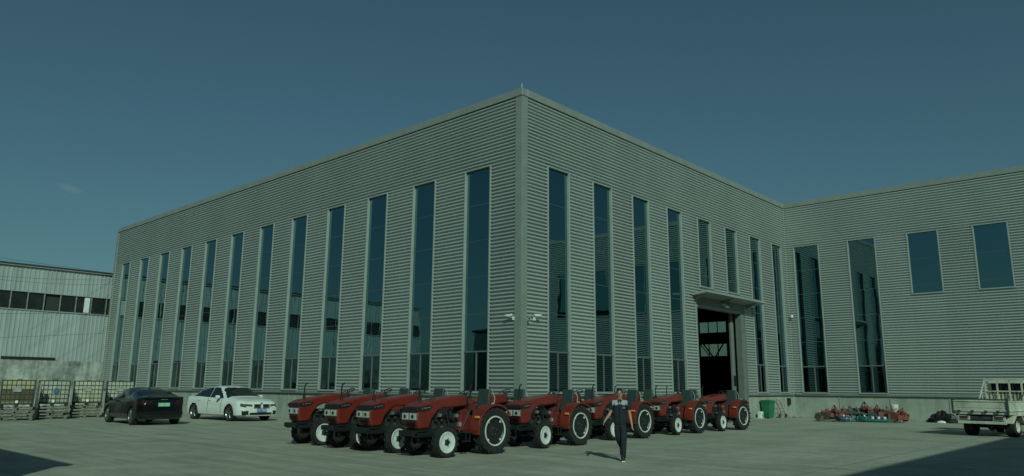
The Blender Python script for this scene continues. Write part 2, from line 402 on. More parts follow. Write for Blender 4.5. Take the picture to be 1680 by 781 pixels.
# cap on parapet top
# plinth
mb = MB(); mb.box(-L, .0, .0, .22, 0, ZS-.145); mb.build('plinth', M['plinth'], fac)
mb = MB(); mb.box(-.22, .0, .22, DY0-.15, 0, ZS-.145); mb.build('plinth', M['plinth'], fac)
mb = MB(); mb.box(-.22, .0, DY1+.5, D, 0, ZS-.145); mb.build('plinth', M['plinth'], fac)
mb = MB(); mb.box(.0, WX, D+.0, D+.22, 0, ZS-.145); mb.build('plinth', M['plinth'], fac)
for w, us in ((WW, (9.1,12.35,5.9,2.9)),):
    for u in us:
        mb = MB(); wbox(mb, w, u-.035, u+.035, .0, .03, .02, ZS-.15); mb.build('plinth_joint', M['frame'], fac)
for w, us in ((WL, (11.5, 17.,22.7,28.2,33.8,39.4)),):
    for u in us:
        mb = MB(); wbox(mb, w, u-.03, u+.03, .0, .03, .02, ZS-.15); mb.build('plinth_joint', M['frame'], fac)
# kerb of paler mortar at the wall foot
mb = MB(); mb.box(.0, WX, D-.30, D, 0.004, .06); mb.box(0, .3, DY1+.6, D-.301, .004, .06); mb.build('wall_foot_kerb', M['plinth'], fac)
mb = MB(); mb.box(-L, -.3, -.3, 0, .004, .06); mb.build('wall_foot_kerb', M['plinth'], fac)
# roof, back walls
mb = MB(); mb.box(-L+.02, -.26, .26, DB, H-.6, H-.4); mb.build('roof', M['roof_dark'], fac)
mb = MB(); mb.box(-.255, WX, D+.26, DB, H-.62, H-.42); mb.build('roof', M['roof_dark'], fac)
mb = MB(); mb.box(-L, -L+.2, .3, DB, 0, H-.62); mb.build('end_wall', M['siding'], fac)
mb = MB(); mb.box(WX-.2, WX, D+.01, DB, 0, H); mb.build('end_wall', M['siding'], fac)
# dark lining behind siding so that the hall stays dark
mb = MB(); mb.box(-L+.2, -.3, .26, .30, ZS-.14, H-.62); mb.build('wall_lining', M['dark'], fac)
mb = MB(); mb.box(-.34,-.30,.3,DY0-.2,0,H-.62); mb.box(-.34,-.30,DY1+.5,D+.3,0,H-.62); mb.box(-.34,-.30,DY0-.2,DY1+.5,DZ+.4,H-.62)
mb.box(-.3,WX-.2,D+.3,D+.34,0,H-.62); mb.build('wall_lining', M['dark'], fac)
# back wall with the two window rows seen through the door
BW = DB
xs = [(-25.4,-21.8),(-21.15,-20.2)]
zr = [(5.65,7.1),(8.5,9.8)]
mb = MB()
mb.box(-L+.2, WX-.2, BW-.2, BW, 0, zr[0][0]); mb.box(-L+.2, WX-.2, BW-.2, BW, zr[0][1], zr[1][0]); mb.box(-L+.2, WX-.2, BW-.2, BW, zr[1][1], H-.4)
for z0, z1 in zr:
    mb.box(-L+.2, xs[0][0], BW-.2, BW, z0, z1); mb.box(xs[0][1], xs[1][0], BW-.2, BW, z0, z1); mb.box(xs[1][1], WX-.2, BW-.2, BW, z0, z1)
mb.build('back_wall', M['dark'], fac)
for z0, z1 in zr:
    for x0, x1 in xs:
        nn = max(1, round((x1-x0)/1.2)); fr = MB()
        for i in range(nn+1):
            x = x0 + (x1-x0)*i/nn; fr.box(x-.04, x+.04, BW-.16, BW-.04, z0, z1)
        f_ = fr.build('back_window', M['steel_dark'], fac)
        for i in range(nn):
            a = x0+(x1-x0)*i/nn+.04; b_ = x0+(x1-x0)*(i+1)/nn-.04
            MB().box(a, b_, BW-.11, BW-.10, z0, z1).build('pane', M['thin'], f_)
# interior steel: crane beams, columns, V braces
mb = MB()
for y in (30., 45.):
    mb.box(-L+.3, -.4, y-.15, y+.15, 8.35, 9.2)
mb.build('crane_beam', M['steel_dark'], fac)
mb = MB()
for x in (-27,-15,-9.): mb.box(x-.2, x+.2, 56-.2, 56+.2, 0, H-.62)
mb.build('hall_column', M['steel_dark'], fac)
mb = MB()
mb.cyl((-23.5,61.4,5.6),(-24.7,61.4,7.15),.09,.09,6); mb.cyl((-23.1,61.4,5.6),(-22.,61.4,7.15),.09,.09,6); mb.cyl((-23.9,61.4,5.6),(-25.1,61.4,7.15),.06,.06,6)
mb.build('hall_brace', M['steel_dark'], fac)
# doorway: side frames, header, sliding leaf parked inside, canopy
def dbox(name, x0, x1, y0, y1, z0, z1, m_='trim', bevel=.01):
    return MB().box(x0,x1,y0,y1,z0,z1).build(name, M[m_], fac, bevel=bevel, seg=1)
dbox('door_frame', -.30, .09, DY0-.15, DY0, 0, DZ+.14)
dbox('door_frame', -.30, .09, DY1, DY1+.48, 0, DZ+.14, 'door')
dbox('door_header', -.30, .088, DY0, DY1, DZ, DZ+.13)
dbox('door_header', -.25, .10, DY0-.15, DY1+.48, DZ+.141, DZ+.74, 'door')
lf = dbox('sliding_door', -.62, -.50, DY1-.22, DY1+3.0, .05, DZ+.2, 'door')
for yy in (DY1-.21, DY1-.06): MB().box(-.50,-.46,yy,yy+.05,.06,DZ+.18).build('door_rib', M['trim'], lf)
MB().box(-.46,-.42,DY1-.22,DY1-.02,1.9,2.5).build('door_lock', M['black'], lf)
CZ = 6.93
cn = MB(); cn.prism([(.10,CZ-.08),(1.05,CZ+.02),(1.05,CZ-.10),(.99,CZ-.10),(.10,CZ-.20)], DY0-.55, DY1+1.6, 'y'); cno = cn.build('door_canopy', M['frame'], fac)
cr = MB()
for k in range(3):
    y = DY0-.2 + k*3.1; cr.prism([(.11,CZ-.21),(.85,CZ-.12),(.11,CZ-.45)], y-.02, y+.02, 'y')
cr.build('canopy_rib', M['trim'], cno)
# small fixtures -------------------------------------------------
def camera_thing(lbl, p, base, aim, grp):
    t = thing('security_camera', lbl, 'security camera', base, 0, grp); t.scale = (.72,)*3
    b_ = Vector(base); p = Vector(p) - b_; a = Vector(aim).normalized()
    MB().tube([(0,0,0),tuple(p*.6+Vector((0,0,-.02))),tuple(p-Vector((0,0,.07)))],.022,8).build('bracket', M['white_pl'], t)
    MB().cyl(p-a*.17, p+a*.15, .06, .06, 12).build('housing', M['white_pl'], t, smooth=40)
    s = a.cross(Vector((0,0,1))).normalized(); u_ = s.cross(a)
    mb = MB(); vs = []
    for q in (-.2,.24):
        for (x_, z_) in ((-.07,.03),(-.05,.075),(.05,.075),(.07,.03)): vs.append(p+a*q+s*x_+u_*z_)
    mb.add(vs, [(0,1,5,4),(1,2,6,5),(2,3,7,6)]); mb.build('sun_shield', M['white_pl'], t)
    MB().cyl(p+a*.15, p+a*.155, .045, .045, 12).build('lens', M['black'], t)
    MB().box(-.06,.06,-.06,.06,-.1,.1).build('mounting_plate', M['white_pl'], t)
camera_thing('white bullet security camera left of the hall corner, aimed along the left facade', (-.42,-.34,4.62), (-.30,-.11,4.48), (-.9,-.45,-.12), 'security cameras on the hall corner')
camera_thing('white bullet security camera right of the hall corner, nearest the corner trim', (.34,.16,4.50), (.11,.33,4.36), (.6,-.7,-.15), 'security cameras on the hall corner')
camera_thing('white bullet security camera right of the hall corner, farther from the corner trim', (.36,.72,4.66), (.11,.72,4.5), (.8,.55,-.1), 'security cameras on the hall corner')
t = thing('flood_light', 'small tilted floodlight hanging under the door canopy', 'floodlight', (.42,17.5,6.80))
MB().box(-.16,.22,-.2,.2,-.44,-.34, Matrix.Rotation(radians(35),4,'Y')).build('lamp_body', M['white_pl'], t, bevel=.01)
MB().box(-.13,.19,-.17,.17,-.455,-.44, Matrix.Rotation(radians(35),4,'Y')).build('lamp_lens', M['lens'], t)
MB().tube([(0,0,.1),(0,0,-.32)],.03).build('bracket', M['steel_dark'], t)
t = thing('wall_lamp', 'small white lamp on the wing siding beside the inner corner', 'lamp', (.30,D-.09,6.55))
MB().box(-.05,.05,-.03,.03,-.1,.1).build('mounting_plate', M['alu'], t)
MB().tube([(0,0,0),(0,-.2,.08)],.02).build('arm', M['alu'], t)
MB().lathe([(-.12,.0),(-.12,.09),(0,.07),(.06,.03),(.07,0)],(0,-.22,.02),'z',12).build('lamp_shade', M['white_pl'], t, smooth=40)
t = thing('meter_box', 'small dark electric box on the plinth above and right of the hand cart', 'electric box', (0,26.1,.95), radians(90))
MB().box(-.13,.13,-.16,0,-.22,.22).build('cabinet', M['black'], t, bevel=.01); MB().box(-.1,.1,-.175,-.16,-.05,.12).build('cover', M['steel_dark'], t)

# ------------------------------------------------------------------ left building
lb = thing('warehouse', 'grey warehouse with vertical corrugated siding and a dark ribbon window, left of the hall', 'building', (0,0,0))
XL = -46.0; EZ = 10.85
YA, YB = -34., 26.
def vsiding(y0, y1, z0, z1, name='siding_sheet'):
    mb = MB(); vs = []; fs = []; y = y0; pts = []
    while y < y1:
        for (a, d) in ((0,0),(.10,0),(.13,.035),(.20,.035),(.23,0)):
            if y+a < y1: pts.append((y+a, d))
        y += .30
    pts.append((y1, 0))
    for (yy, d) in pts: vs += [(XL+d, yy, z0), (XL+d, yy, z1)]
    for i in range(len(pts)-1): fs.append((2*i,2*i+2,2*i+3,2*i+1))
    mb.add(vs, fs); return mb.build(name, M['lb_siding'], lb, fix=False)
for k in range(10):
    y0 = YA + 6*k
    vsiding(y0, y0+6, 8.66, EZ-.12); vsiding(y0, y0+6, 3.5, 7.34)
MB().box(XL-.3, XL+.05, YA, YB, 0, 3.5).build('masonry_base', M['masonry'], lb)
for y in (-33,-27.,-21.,-15,-9.,-4.42,-1.3,5,11,17): MB().box(XL+.05,XL+.10,y-.12,y+.12,0,3.45).build('pilaster', M['masonry'], lb)
MB().box(XL+.05,XL+.12,-6.8,-3.2,3.56,3.74).build('slot_window', M['black'], lb)
MB().box(XL-.1,XL+.09,YA,YB,7.26,7.34).build('window_sill', M['frame'], lb)
MB().box(XL-.1,XL+.06,YA,YB,8.66,8.72).build('window_head', M['frame'], lb)
MB().box(XL-.25,XL-.2,YA,YB,7.34,8.66).build('ribbon_backing', M['dark'], lb)
k = 0; y = -6.69-1.13*24
while y < YB-1.2:
    f_ = MB().box(XL-.10,XL+.03,y-.035,y+.035,7.34,8.66).build('window_post', M['galv'], lb)
    if k != 26 : 
        MB().box(XL-.08,XL-.07,y+.04,y+1.09,7.36,8.64).build('pane', M['ribbon_glass'], f_)
    y += 1.13; k += 1
MB().box(XL-.05,XL-.02,-1.55,-1.15,7.4,8.6).build('paper_patch', M['white_pl'], lb)
# roof: dark eave and low pitch
MB().prism([(XL+.30,EZ-.12),(XL+.30,EZ-.05),(XL-16,EZ+1.7),(XL-32,EZ+.02),(XL-32,EZ-.12),(XL-16,EZ+1.5)], YA-.3, YB+.3, 'y').build('roof', M['roof_dark'], lb)
MB().prism([(XL-.3,0),(XL-.3,EZ-.12),(XL-16,EZ+1.45),(XL-31.8,EZ-.12),(XL-31.8,0)], YA, YA+.2, 'y').build('gable_wall', M['lb_siding'], lb)
MB().prism([(XL-.3,0),(XL-.3,EZ-.12),(XL-16,EZ+1.45),(XL-31.8,EZ-.12),(XL-31.8,0)], YB-.2, YB, 'y').build('gable_wall', M['lb_siding'], lb)
MB().box(XL+.05,XL+.20,YA,YB,EZ-.24,EZ-.125).build('eave_fascia', M['frame'], lb)

# buildings behind the photographer: they throw the foreground shadows and stand in the window reflections
eb = thing('side_hall', 'pale ribbed hall outside the right edge whose eave shadow crosses the yard', 'building', (0,0,0))
EH = 10.15
MB().box(28,44,-60,9.5,1.2,EH-.3).build('wall', M['siding'], eb)
MB().box(27.95,44.05,-60.05,9.55,0,1.2).build('plinth', M['plinth'], eb)
MB().box(27.9,44.1,-60.1,9.6,EH-.3,EH).build('parapet_flashing', M['trim'], eb)
for i in range(14): MB().box(27.97,28.0,-56+4.5*i,-54.5+4.5*i,1.8,8).build('window', M['glass'], eb)
sb = thing('gatehouse_shed', 'low shed with dark pitched roof outside the left edge whose corner shadow reaches the yard', 'building', (0,0,0))
SX, SY, SH = 10.3, -22.95, 6.5
MB().box(-26,SX-.15,-33,SY-.12,0,SH-.25).build('wall', M['lb_siding'], sb)
MB().prism([(SY,SH-.2),(SY,SH),(-28,SH+1.1),(-33.2,SH),(-33.2,SH-.2)], -26.2, SX, 'x').build('roof', M['roof_dark'], sb)
for i in range(8): MB().box(-23+4*i,-21.4+4*i,SY-.12,SY-.09,1.2,3.4).build('window', M['glass'], sb)

# overhead cables crossing at far left
def cable(lbl, p0, p1, sag, r=.010):
    pts = []; p0 = Vector(p0); p1 = Vector(p1)
    for i in range(25):
        t_ = i/24; p = p0.lerp(p1, t_); p.z -= sag*4*t_*(1-t_); pts.append(tuple(p))
    tag(MB().tube(pts, r, 5).build('power_cable', M['cable']), lbl, 'cable', 'overhead cables at the left')

cable('thin overhead cable above the warehouse roof, topmost', (-40,-9.6,10.25), (-60,26,12.6), .2)
cable('thin overhead cable crossing the warehouse siding above its ribbon window, upper of the two', (-40,-9.6,8.93), (-45.5,.9,10.3), .12)
cable('thin overhead cable crossing the warehouse siding above its ribbon window, lower of the two', (-40,-9.6,8.74), (-45.5,.9,9.95), .2)
cable('thin overhead cable crossing the warehouse just below its ribbon window', (-40,-9.6,6.30), (-45.5,.9,7.3), -.1)
cable('thin overhead cable crossing the middle of the warehouse siding, lowest', (-40,-9.6,4.68), (-45.5,.9,5.9), .02)

# ------------------------------------------------------------------ tractors
def tractor():
    t = thing('tractor', 'x', 'tractor', (0,0,0), 0, 'red compact tractors parked in an L')
    # wheels
    def wheel(nm, cx, cy, r, w, rr, dark, side):
        s = side
        mb = MB()
        pr = [(-w/2*.80,rr),(-w/2,rr+.35*(r-rr)),(-w/2*.96,r-.035),(-w/2*.6,r-.012),(0,r-.006),(w/2*.6,r-.012),(w/2*.96,r-.035),(w/2,rr+.35*(r-rr)),(w/2*.80,rr)]
        mb.lathe(pr, (cx,cy,r), 'x', 36)
        nl = 20 if r > .5 else 16; h_ = .034 if r > .5 else .024
        for i in range(nl):
            for sg in (-1, 1):
                a0 = 2*pi*(i + (.5 if sg > 0 else 0))/nl; da = .22 if r > .5 else .28
                vs = []
                for (xx, aa) in ((0.01*sg, a0+da*.9),(w/2*1.03*sg, a0)):
                    for rad in (r-.02, r+h_-.01):
                        for e in (-.045, .045):
                            an = aa + e*(.6/r if r<.5 else 1)
                            rr_ = rad if abs(xx) < w/4 else rad-.012
                            vs.append((cx+xx, cy+rr_*cos(an), r+rr_*sin(an)))
                mb.add(vs, [(0,1,3,2),(4,6,7,5),(0,4,5,1),(2,3,7,6),(0,2,6,4),(1,5,7,3)])
                # side wall lug stub
                vs = []
                for xx in (w/2*.94*sg, w/2*1.05*sg):
                    for rad in (r-.10*(r/.6), r+h_-.022):
                        for e in (-.04,.04): an = a0+e*(.6/r if r<.5 else 1); vs.append((cx+xx, cy+rad*cos(an), r+rad*sin(an)))
                mb.add(vs, [(0,1,3,2),(4,6,7,5),(0,4,5,1),(2,3,7,6),(0,2,6,4),(1,5,7,3)])
        ty = mb.build(nm, M['rubber'], t, smooth=35)
        e = s*w/2
        if dark:
            mb = MB(); mb.lathe([(e*.80,rr+.005),(e*.95,rr),(e*.92,rr-.030),(e*.80,rr-.034),(e*.80,rr-.02),(e*.7,rr+.005)], (cx,cy,r),'x',36,close=True)
            mb.build('rim_ring', M['white_rim'], ty, smooth=40)
            # white inner clamps
            for k in range(4):
                mb = MB(); a = pi/4 + k*pi/2; R_ = rr-.062
                cy_, cz_ = cy+R_*cos(a), r+R_*sin(a)
                mb.cyl((cx+e*.55,cy_,cz_),(cx+e*.68,cy_,cz_),.036,.028,6)
                mb.build('rim_clamp', M['white_rim'], ty)
            mb = MB(); mb.lathe([(e*.74,rr-.02),(e*.40,rr-.06),(e*.42,rr-.10),(e*.25,.20),(e*.30,.15),(e*.62,.10),(e*.66,.05),(e*.66,0.001)], (cx,cy,r),'x',24)
            for k in range(6): a = k*pi/3; mb.cyl((cx+e*.30,cy+.13*cos(a),r+.13*sin(a)),(cx+e*.42,cy+.13*cos(a),r+.13*sin(a)),.018,.018,6)
            mb.build('wheel_disc', M['rim_dark'], ty, smooth=40)
            for (a,q) in ((.3,.10),(2.2,.09),(4.0,.12),(5.2,.08)): MB().cyl((cx+e*.6,cy+q*cos(a),r+q*sin(a)),(cx+e*.72,cy+q*cos(a),r+q*sin(a)),.016,.012,6).build('wheel_bolt', M['alu'], ty)
        else:
            mb = MB(); mb.lathe([(e*.78,rr+.01),(e*.98,rr),(e*.94,rr-.03),(e*.80,rr-.055),(e*.72,.15),(e*.80,.11),(e*.80,.08)], (cx,cy,r),'x',30)
            mb.build('rim', M['white_rim'], ty, smooth=40)
            mb = MB(); mb.lathe([(e*.55,.10),(e*.86,.075),(e*.9,.05),(e*1.02,.035),(e*1.02,.001)], (cx,cy,r),'x',12)
            for k in range(5): a = k*2*pi/5; mb.cyl((cx+e*.74,cy+.095*cos(a),r+.095*sin(a)),(cx+e*.86,cy+.095*cos(a),r+.095*sin(a)),.02,.016,6)
            mb.build('hub', M['rim_dark'], ty, smooth=40)
        return ty
    for s in (1,-1):
        wheel('rear_wheel', s*.53, 0, .59, .27, .385, True, s)
        wheel('front_wheel', s*.54, -1.69, .37, .19, .255, False, s)
    mb = MB(); mb.box(-.44,.44,-1.75,-1.63,.32,.44); mb.cyl((0,-2.1,.4),(0,-1.3,.4),.07,.07,8)
    for s in (1,-1): mb.cyl((s*.43,-1.69,.30),(s*.43,-1.69,.60),.05,.05,8)
    mb.tube([(-.4,-1.52,.42),(.4,-1.52,.42)],.018); mb.build('front_axle', M['steel_dark'], t)
    mb = MB(); mb.box(-.44,.44,-.09,.09,.48,.68); mb.prism([(-.6,.38),(.30,.40),(.34,.95),(-.1,1.0),(-.6,.92)],-.20,.20); mb.cyl((.2,0,.59),(.45,0,.59),.13,.11,10); mb.cyl((-.2,0,.59),(-.45,0,.59),.13,.11,10)
    mb.build('transmission', M['steel_dark'], t, bevel=.015)
    mb = MB(); mb.box(-.16,.16,-1.9,-.6,.40,.66); mb.box(-.14,.14,-1.78,-.9,.66,1.05); mb.box(-.17,-.14,-1.7,-1.0,.8,1.0)
    for k in range(4): mb.cyl((.14,-1.7+.2*k,.86),(.22,-1.7+.2*k,.9),.045,.04,8)
    mb.cyl((0,-1.97,.78),(0,-1.9,.78),.17,.17,14); mb.box(.13,.25,-1.5,-1.2,.5,.72)
    mb.build('engine', M['engine'], t, bevel=.008, seg=1)
    mb = MB(); mb.tube([(.20,-1.75,.95),(.26,-1.5,1.05),(.24,-1.2,.9),(.22,-.95,1.08)],.02); mb.tube([(.19,-1.85,.62),(.27,-1.6,.55),(.27,-1.2,.6),(.25,-.8,.5)],.022); mb.tube([(.24,-1.4,1.1),(.3,-1.35,.75),(.26,-1.1,.62)],.013); mb.tube([(.22,-1.0,.5),(.30,-.8,.8),(.28,-.62,1.1)],.012)
    mb.cyl((.22,-1.25,.95),(.22,-1.25,1.12),.05,.05,8)
    mb.build('engine_pipes', M['black'], t)
    for mb in (MB().cyl((.24,-1.08,.98),(.31,-1.08,1.0),.055,.05,10), MB().cyl((.22,-1.55,.72),(.29,-1.55,.72),.035,.035,8), MB().box(.20,.27,-.98,-.88,.72,.82), MB().cyl((.27,-1.32,.57),(.33,-1.32,.57),.03,.03,8), MB().box(.21,.29,-1.68,-1.60,.98,1.06)):
        mb.build('filter_cap', M['alu'], t)
    MB().prism([(-.98,.62),(-.62,.58),(-.5,.95),(-.66,1.16),(-.86,1.12)],-.23,.25).build('clutch_housing', M['engine_red'], t, bevel=.02)
    # hood
    MB().prism([(-2.34,.70),(-2.41,.98),(-2.385,1.22),(-2.27,1.295),(-1.9,1.37),(-1.2,1.475),(-.72,1.515),(-.70,1.24),(-1.25,1.20),(-1.55,1.20),(-1.74,1.12),(-1.90,.95),(-2.02,.70)],-.295,.295).build('hood', M['red'], t, bevel=.045, seg=3, smooth=50)
    mb = MB(); pass; ho = t.children[-1]
    gb = MB().prism([(-2.425,1.115),(-2.415,1.195),(-2.39,1.225),(-2.05,1.275),(-1.90,1.25),(-2.00,1.15),(-2.2,1.115)],-.304,.304).build('grille_band', M['black'], t, bevel=.012)
    for s in (1,-1):
        for q in ((-2.20,-2.12,1.185,1.215),(-2.10,-2.0,1.20,1.225),(-2.27,-2.235,1.17,1.21)): MB().box(s*.304,s*.308,*q).build('band_marking', M['alu'], gb)
    hh = MB().box(-.278,.278,-2.428,-2.30,.905,1.085).build('lamp_panel', M['alu'], t, bevel=.02)
    for s in (1,-1):
        MB().box(s*.03,s*.262,-2.440,-2.42,.918,1.072).build('headlight', M['lens'], hh, bevel=.02)
        MB().cyl((s*.145,-2.446,.995),(s*.145,-2.43,.995),.048,.048,14).build('reflector', M['steel_dark'], hh)
    mb = MB()
    for k in range(4): z = .76+.03*k; mb.box(-.20,.20,-2.402+.0*k,-2.37,z,z+.008)
    mb.build('grille', M['black'], t)
    mb = MB(); mb.box(-.27,.27,-2.52,-2.36,.53,.66); mb.box(-.27,-.20,-2.45,-1.6,.50,.60); mb.box(.20,.27,-2.45,-1.6,.50,.60); mb.box(-.24,.24,-2.3,-1.98,.62,.73)
    mb.build('front_weight', M['black'], t, bevel=.012)
    mb = MB(); mb.box(-.25,.25,-2.04,-1.92,.60,1.16); mb.build('radiator', M['black'], t)
    # exhaust
    mb = MB(); mb.cyl((-.14,-1.98,1.30),(-.14,-1.98,1.46),.045,.045,10); mb.tube([(-.14,-1.98,1.42),(-.14,-1.98,1.68),(-.14,-1.95,1.77),(-.14,-1.88,1.81)],.022,8)
    mb.build('exhaust', M['black'], t, smooth=40)
    # dash, steering
    MB().prism([(-.74,1.14),(-.74,1.50),(-.68,1.52),(-.58,1.42),(-.56,1.14)],-.20,.20).build('dashboard', M['black'], t, bevel=.02)
    mb = MB(); mb.cyl((0,-.60,1.38),(0,-.50,1.56),.022,.022,8); mb.cyl((0,-.51,1.545),(0,-.495,1.575),.05,.05,10)
    nS=20; ctr = Vector((0,-.50,1.57)); ux = Vector((1,0,0)); uy = Vector((0,.87,.45))
    ring = [ctr + ux*.19*cos(2*pi*i/nS) + uy*.19*sin(2*pi*i/nS) for i in range(nS+1)]
    mb.tube([tuple(p) for p in ring], .014, 6)
    for a in (0.5,2.6,4.7): mb.tube([tuple(ctr), tuple(ctr + ux*.19*cos(a) + uy*.19*sin(a))], .010, 5)
    mb.build('steering_wheel', M['black'], t)
    mb = MB(); mb.tube([(.24,-.45,.95),(.25,-.42,1.32)],.012); mb.tube([(-.22,-.35,.95),(-.24,-.30,1.25)],.012); mb.tube([(.1,-.55,1.45),(.26,-.6,1.50)],.01)
    for p in ((.25,-.42,1.34),(-.24,-.30,1.27)): mb.cyl((p[0],p[1],p[2]-.03),(p[0],p[1],p[2]+.03),.026,.02,8)
    mb.build('levers', M['black'], t)
    # seat
    st = MB().box(-.22,.22,-.18,.20,1.02,1.12).build('seat', M['seat'], t, bevel=.035, seg=3, smooth=50)
    MB().prism([(.13,1.10),(.20,1.66),(.24,1.68),(.28,1.64),(.23,1.08)],-.215,.215).build('seat_back', M['seat'], st, bevel=.03, seg=2, smooth=50)
    mb = MB(); mb.box(-.14,.14,-.1,.15,.95,1.02); mb.build('seat_base', M['black'], t)
    MB().tube([(.25,.30,1.10),(.27,.36,1.42),(.22,.33,1.60),(.0,.32,1.66),(-.22,.33,1.60),(-.27,.36,1.42),(-.25,.30,1.10)],.014,6).build('seat_rail', M['galv'], t)
    # fenders
    for s in (1,-1):
        R0_ = .685; pts = []
        for i in range(15):
            a = radians(186 - 138*i/14); pts.append((R0_*cos(a), .59+ R0_*sin(a)*(1.02)))
        # outer skin strip (closed profile in y,z) swept across x
        inner = [(p[0]*.962, .59+(p[1]-.59)*.962) for p in pts][::-1]
        mb = MB(); mb.prism(pts+inner, s*.36, s*.685); fe = mb.build('fender', M['red'], t, bevel=.006, seg=1)
        mb = MB(); mb.prism(pts+[(.3,.75),(-.3,.62),(-.55,.5)], s*.33, s*.358); mb.build('fender_plate', M['red'], fe)
        mb = MB(); mb.prism([(p[0]*1.006, .59+(p[1]-.59)*1.006) for p in pts]+[(p[0]*.93,.59+(p[1]-.59)*.93) for p in pts[::-1]], s*.686, s*.70); mb.build('fender_edge', M['red'], fe)
        MB().box(s*.52,s*.66,-.66,-.60,.93,.985).build('indicator', M['amber'], fe, bevel=.01)
        MB().box(s*.58,s*.64,-.10,-.04,1.285,1.315).build('marker_lamp', M['lens'], fe)
        MB().box(s*.46,s*.60,.60,.65,.95,1.03).build('tail_light', M['red_rust'], fe)
    for s in (1,-1):
        mb = MB(); mb.box(s*.20,s*.50,-.98,-.52,.56,.59); mb.box(s*.36,s*.48,-.95,-.75,.34,.37); mb.box(s*.47,s*.49,-.93,-.91,.36,.58); mb.box(s*.47,s*.49,-.79,-.77,.36,.58)
        mb.build('footboard', M['steel_dark'], t)
    mb = MB()
    for s in (1,-1): mb.tube([(s*.2,.25,.45),(s*.33,.95,.38)],.025); mb.tube([(s*.22,.3,1.02),(s*.26,.62,1.0),(s*.3,.7,.45)],.02)
    mb.tube([(0,.32,.95),(0,.75,.85)],.025); mb.box(-.15,.15,.3,.5,.42,.48); mb.box(-.16,.16,.2,.42,.9,1.06)
    mb.build('hitch', M['steel_dark'], t)
    return t
T = tractor()
first = [True]
def place(x, y, rz, lbl):
    if first[0]:
        first[0] = False; T.location = (x,y,0); T.rotation_euler = (0,0,rz); T['label'] = lbl; return T
    return dup(T, (x,y,0), rz, lbl)
place(5.45,-7.82,0,'red compact tractor nearest the camera at the corner of the L-shaped group')
place(3.62,-7.84,radians(-1),'red compact tractor in the front row, directly left of the nearest corner tractor')
place(2.08,-7.86,radians(1),'red compact tractor in the front row, second from its left end')
place(.16,-7.80,radians(-1.5),'red compact tractor at the left end of the front row, nearest the parked cars')
place(5.20,-3.78,radians(1),'red compact tractor directly behind the nearest corner tractor, left of the walking man')
place(4.75,.55,radians(-1),'red compact tractor partly hidden behind the walking man')
place(4.58,4.78,radians(1),'red compact tractor in the right column, first to the right of the walking man')
place(4.62,8.58,radians(-2.5),'red compact tractor at the far right end of the column, before the open door')
place(3.05,-3.70,radians(1),'red compact tractor in the back column, seen over the hood behind the nearest tractor')
place(2.75,.65,0,'red compact tractor in the back column, seen just left of the walking man')
place(2.6,5.0,radians(-1),'red compact tractor in the back column, seen right of the walking man')
place(2.5,9.0,radians(2),'red compact tractor in the back column, farthest, before the open door')

trs = [o for o in COL.objects if o.get('category') == 'tractor']
for i, an in ((1, 6), (3, -4), (4, 5), (5, -7), (7, 6), (2, -5), (6, 3)):
    for ch in trs[i].children:
        if ch.name.startswith('front_wheel'):
            px = .54 if sum(v.co.x for v in ch.data.vertices) > 0 else -.54
            p = Vector((px, -1.69, .37)); ch.matrix_local = Matrix.Translation(p) @ Matrix.Rotation(radians(an), 4, 'Z') @ Matrix.Translation(-p)

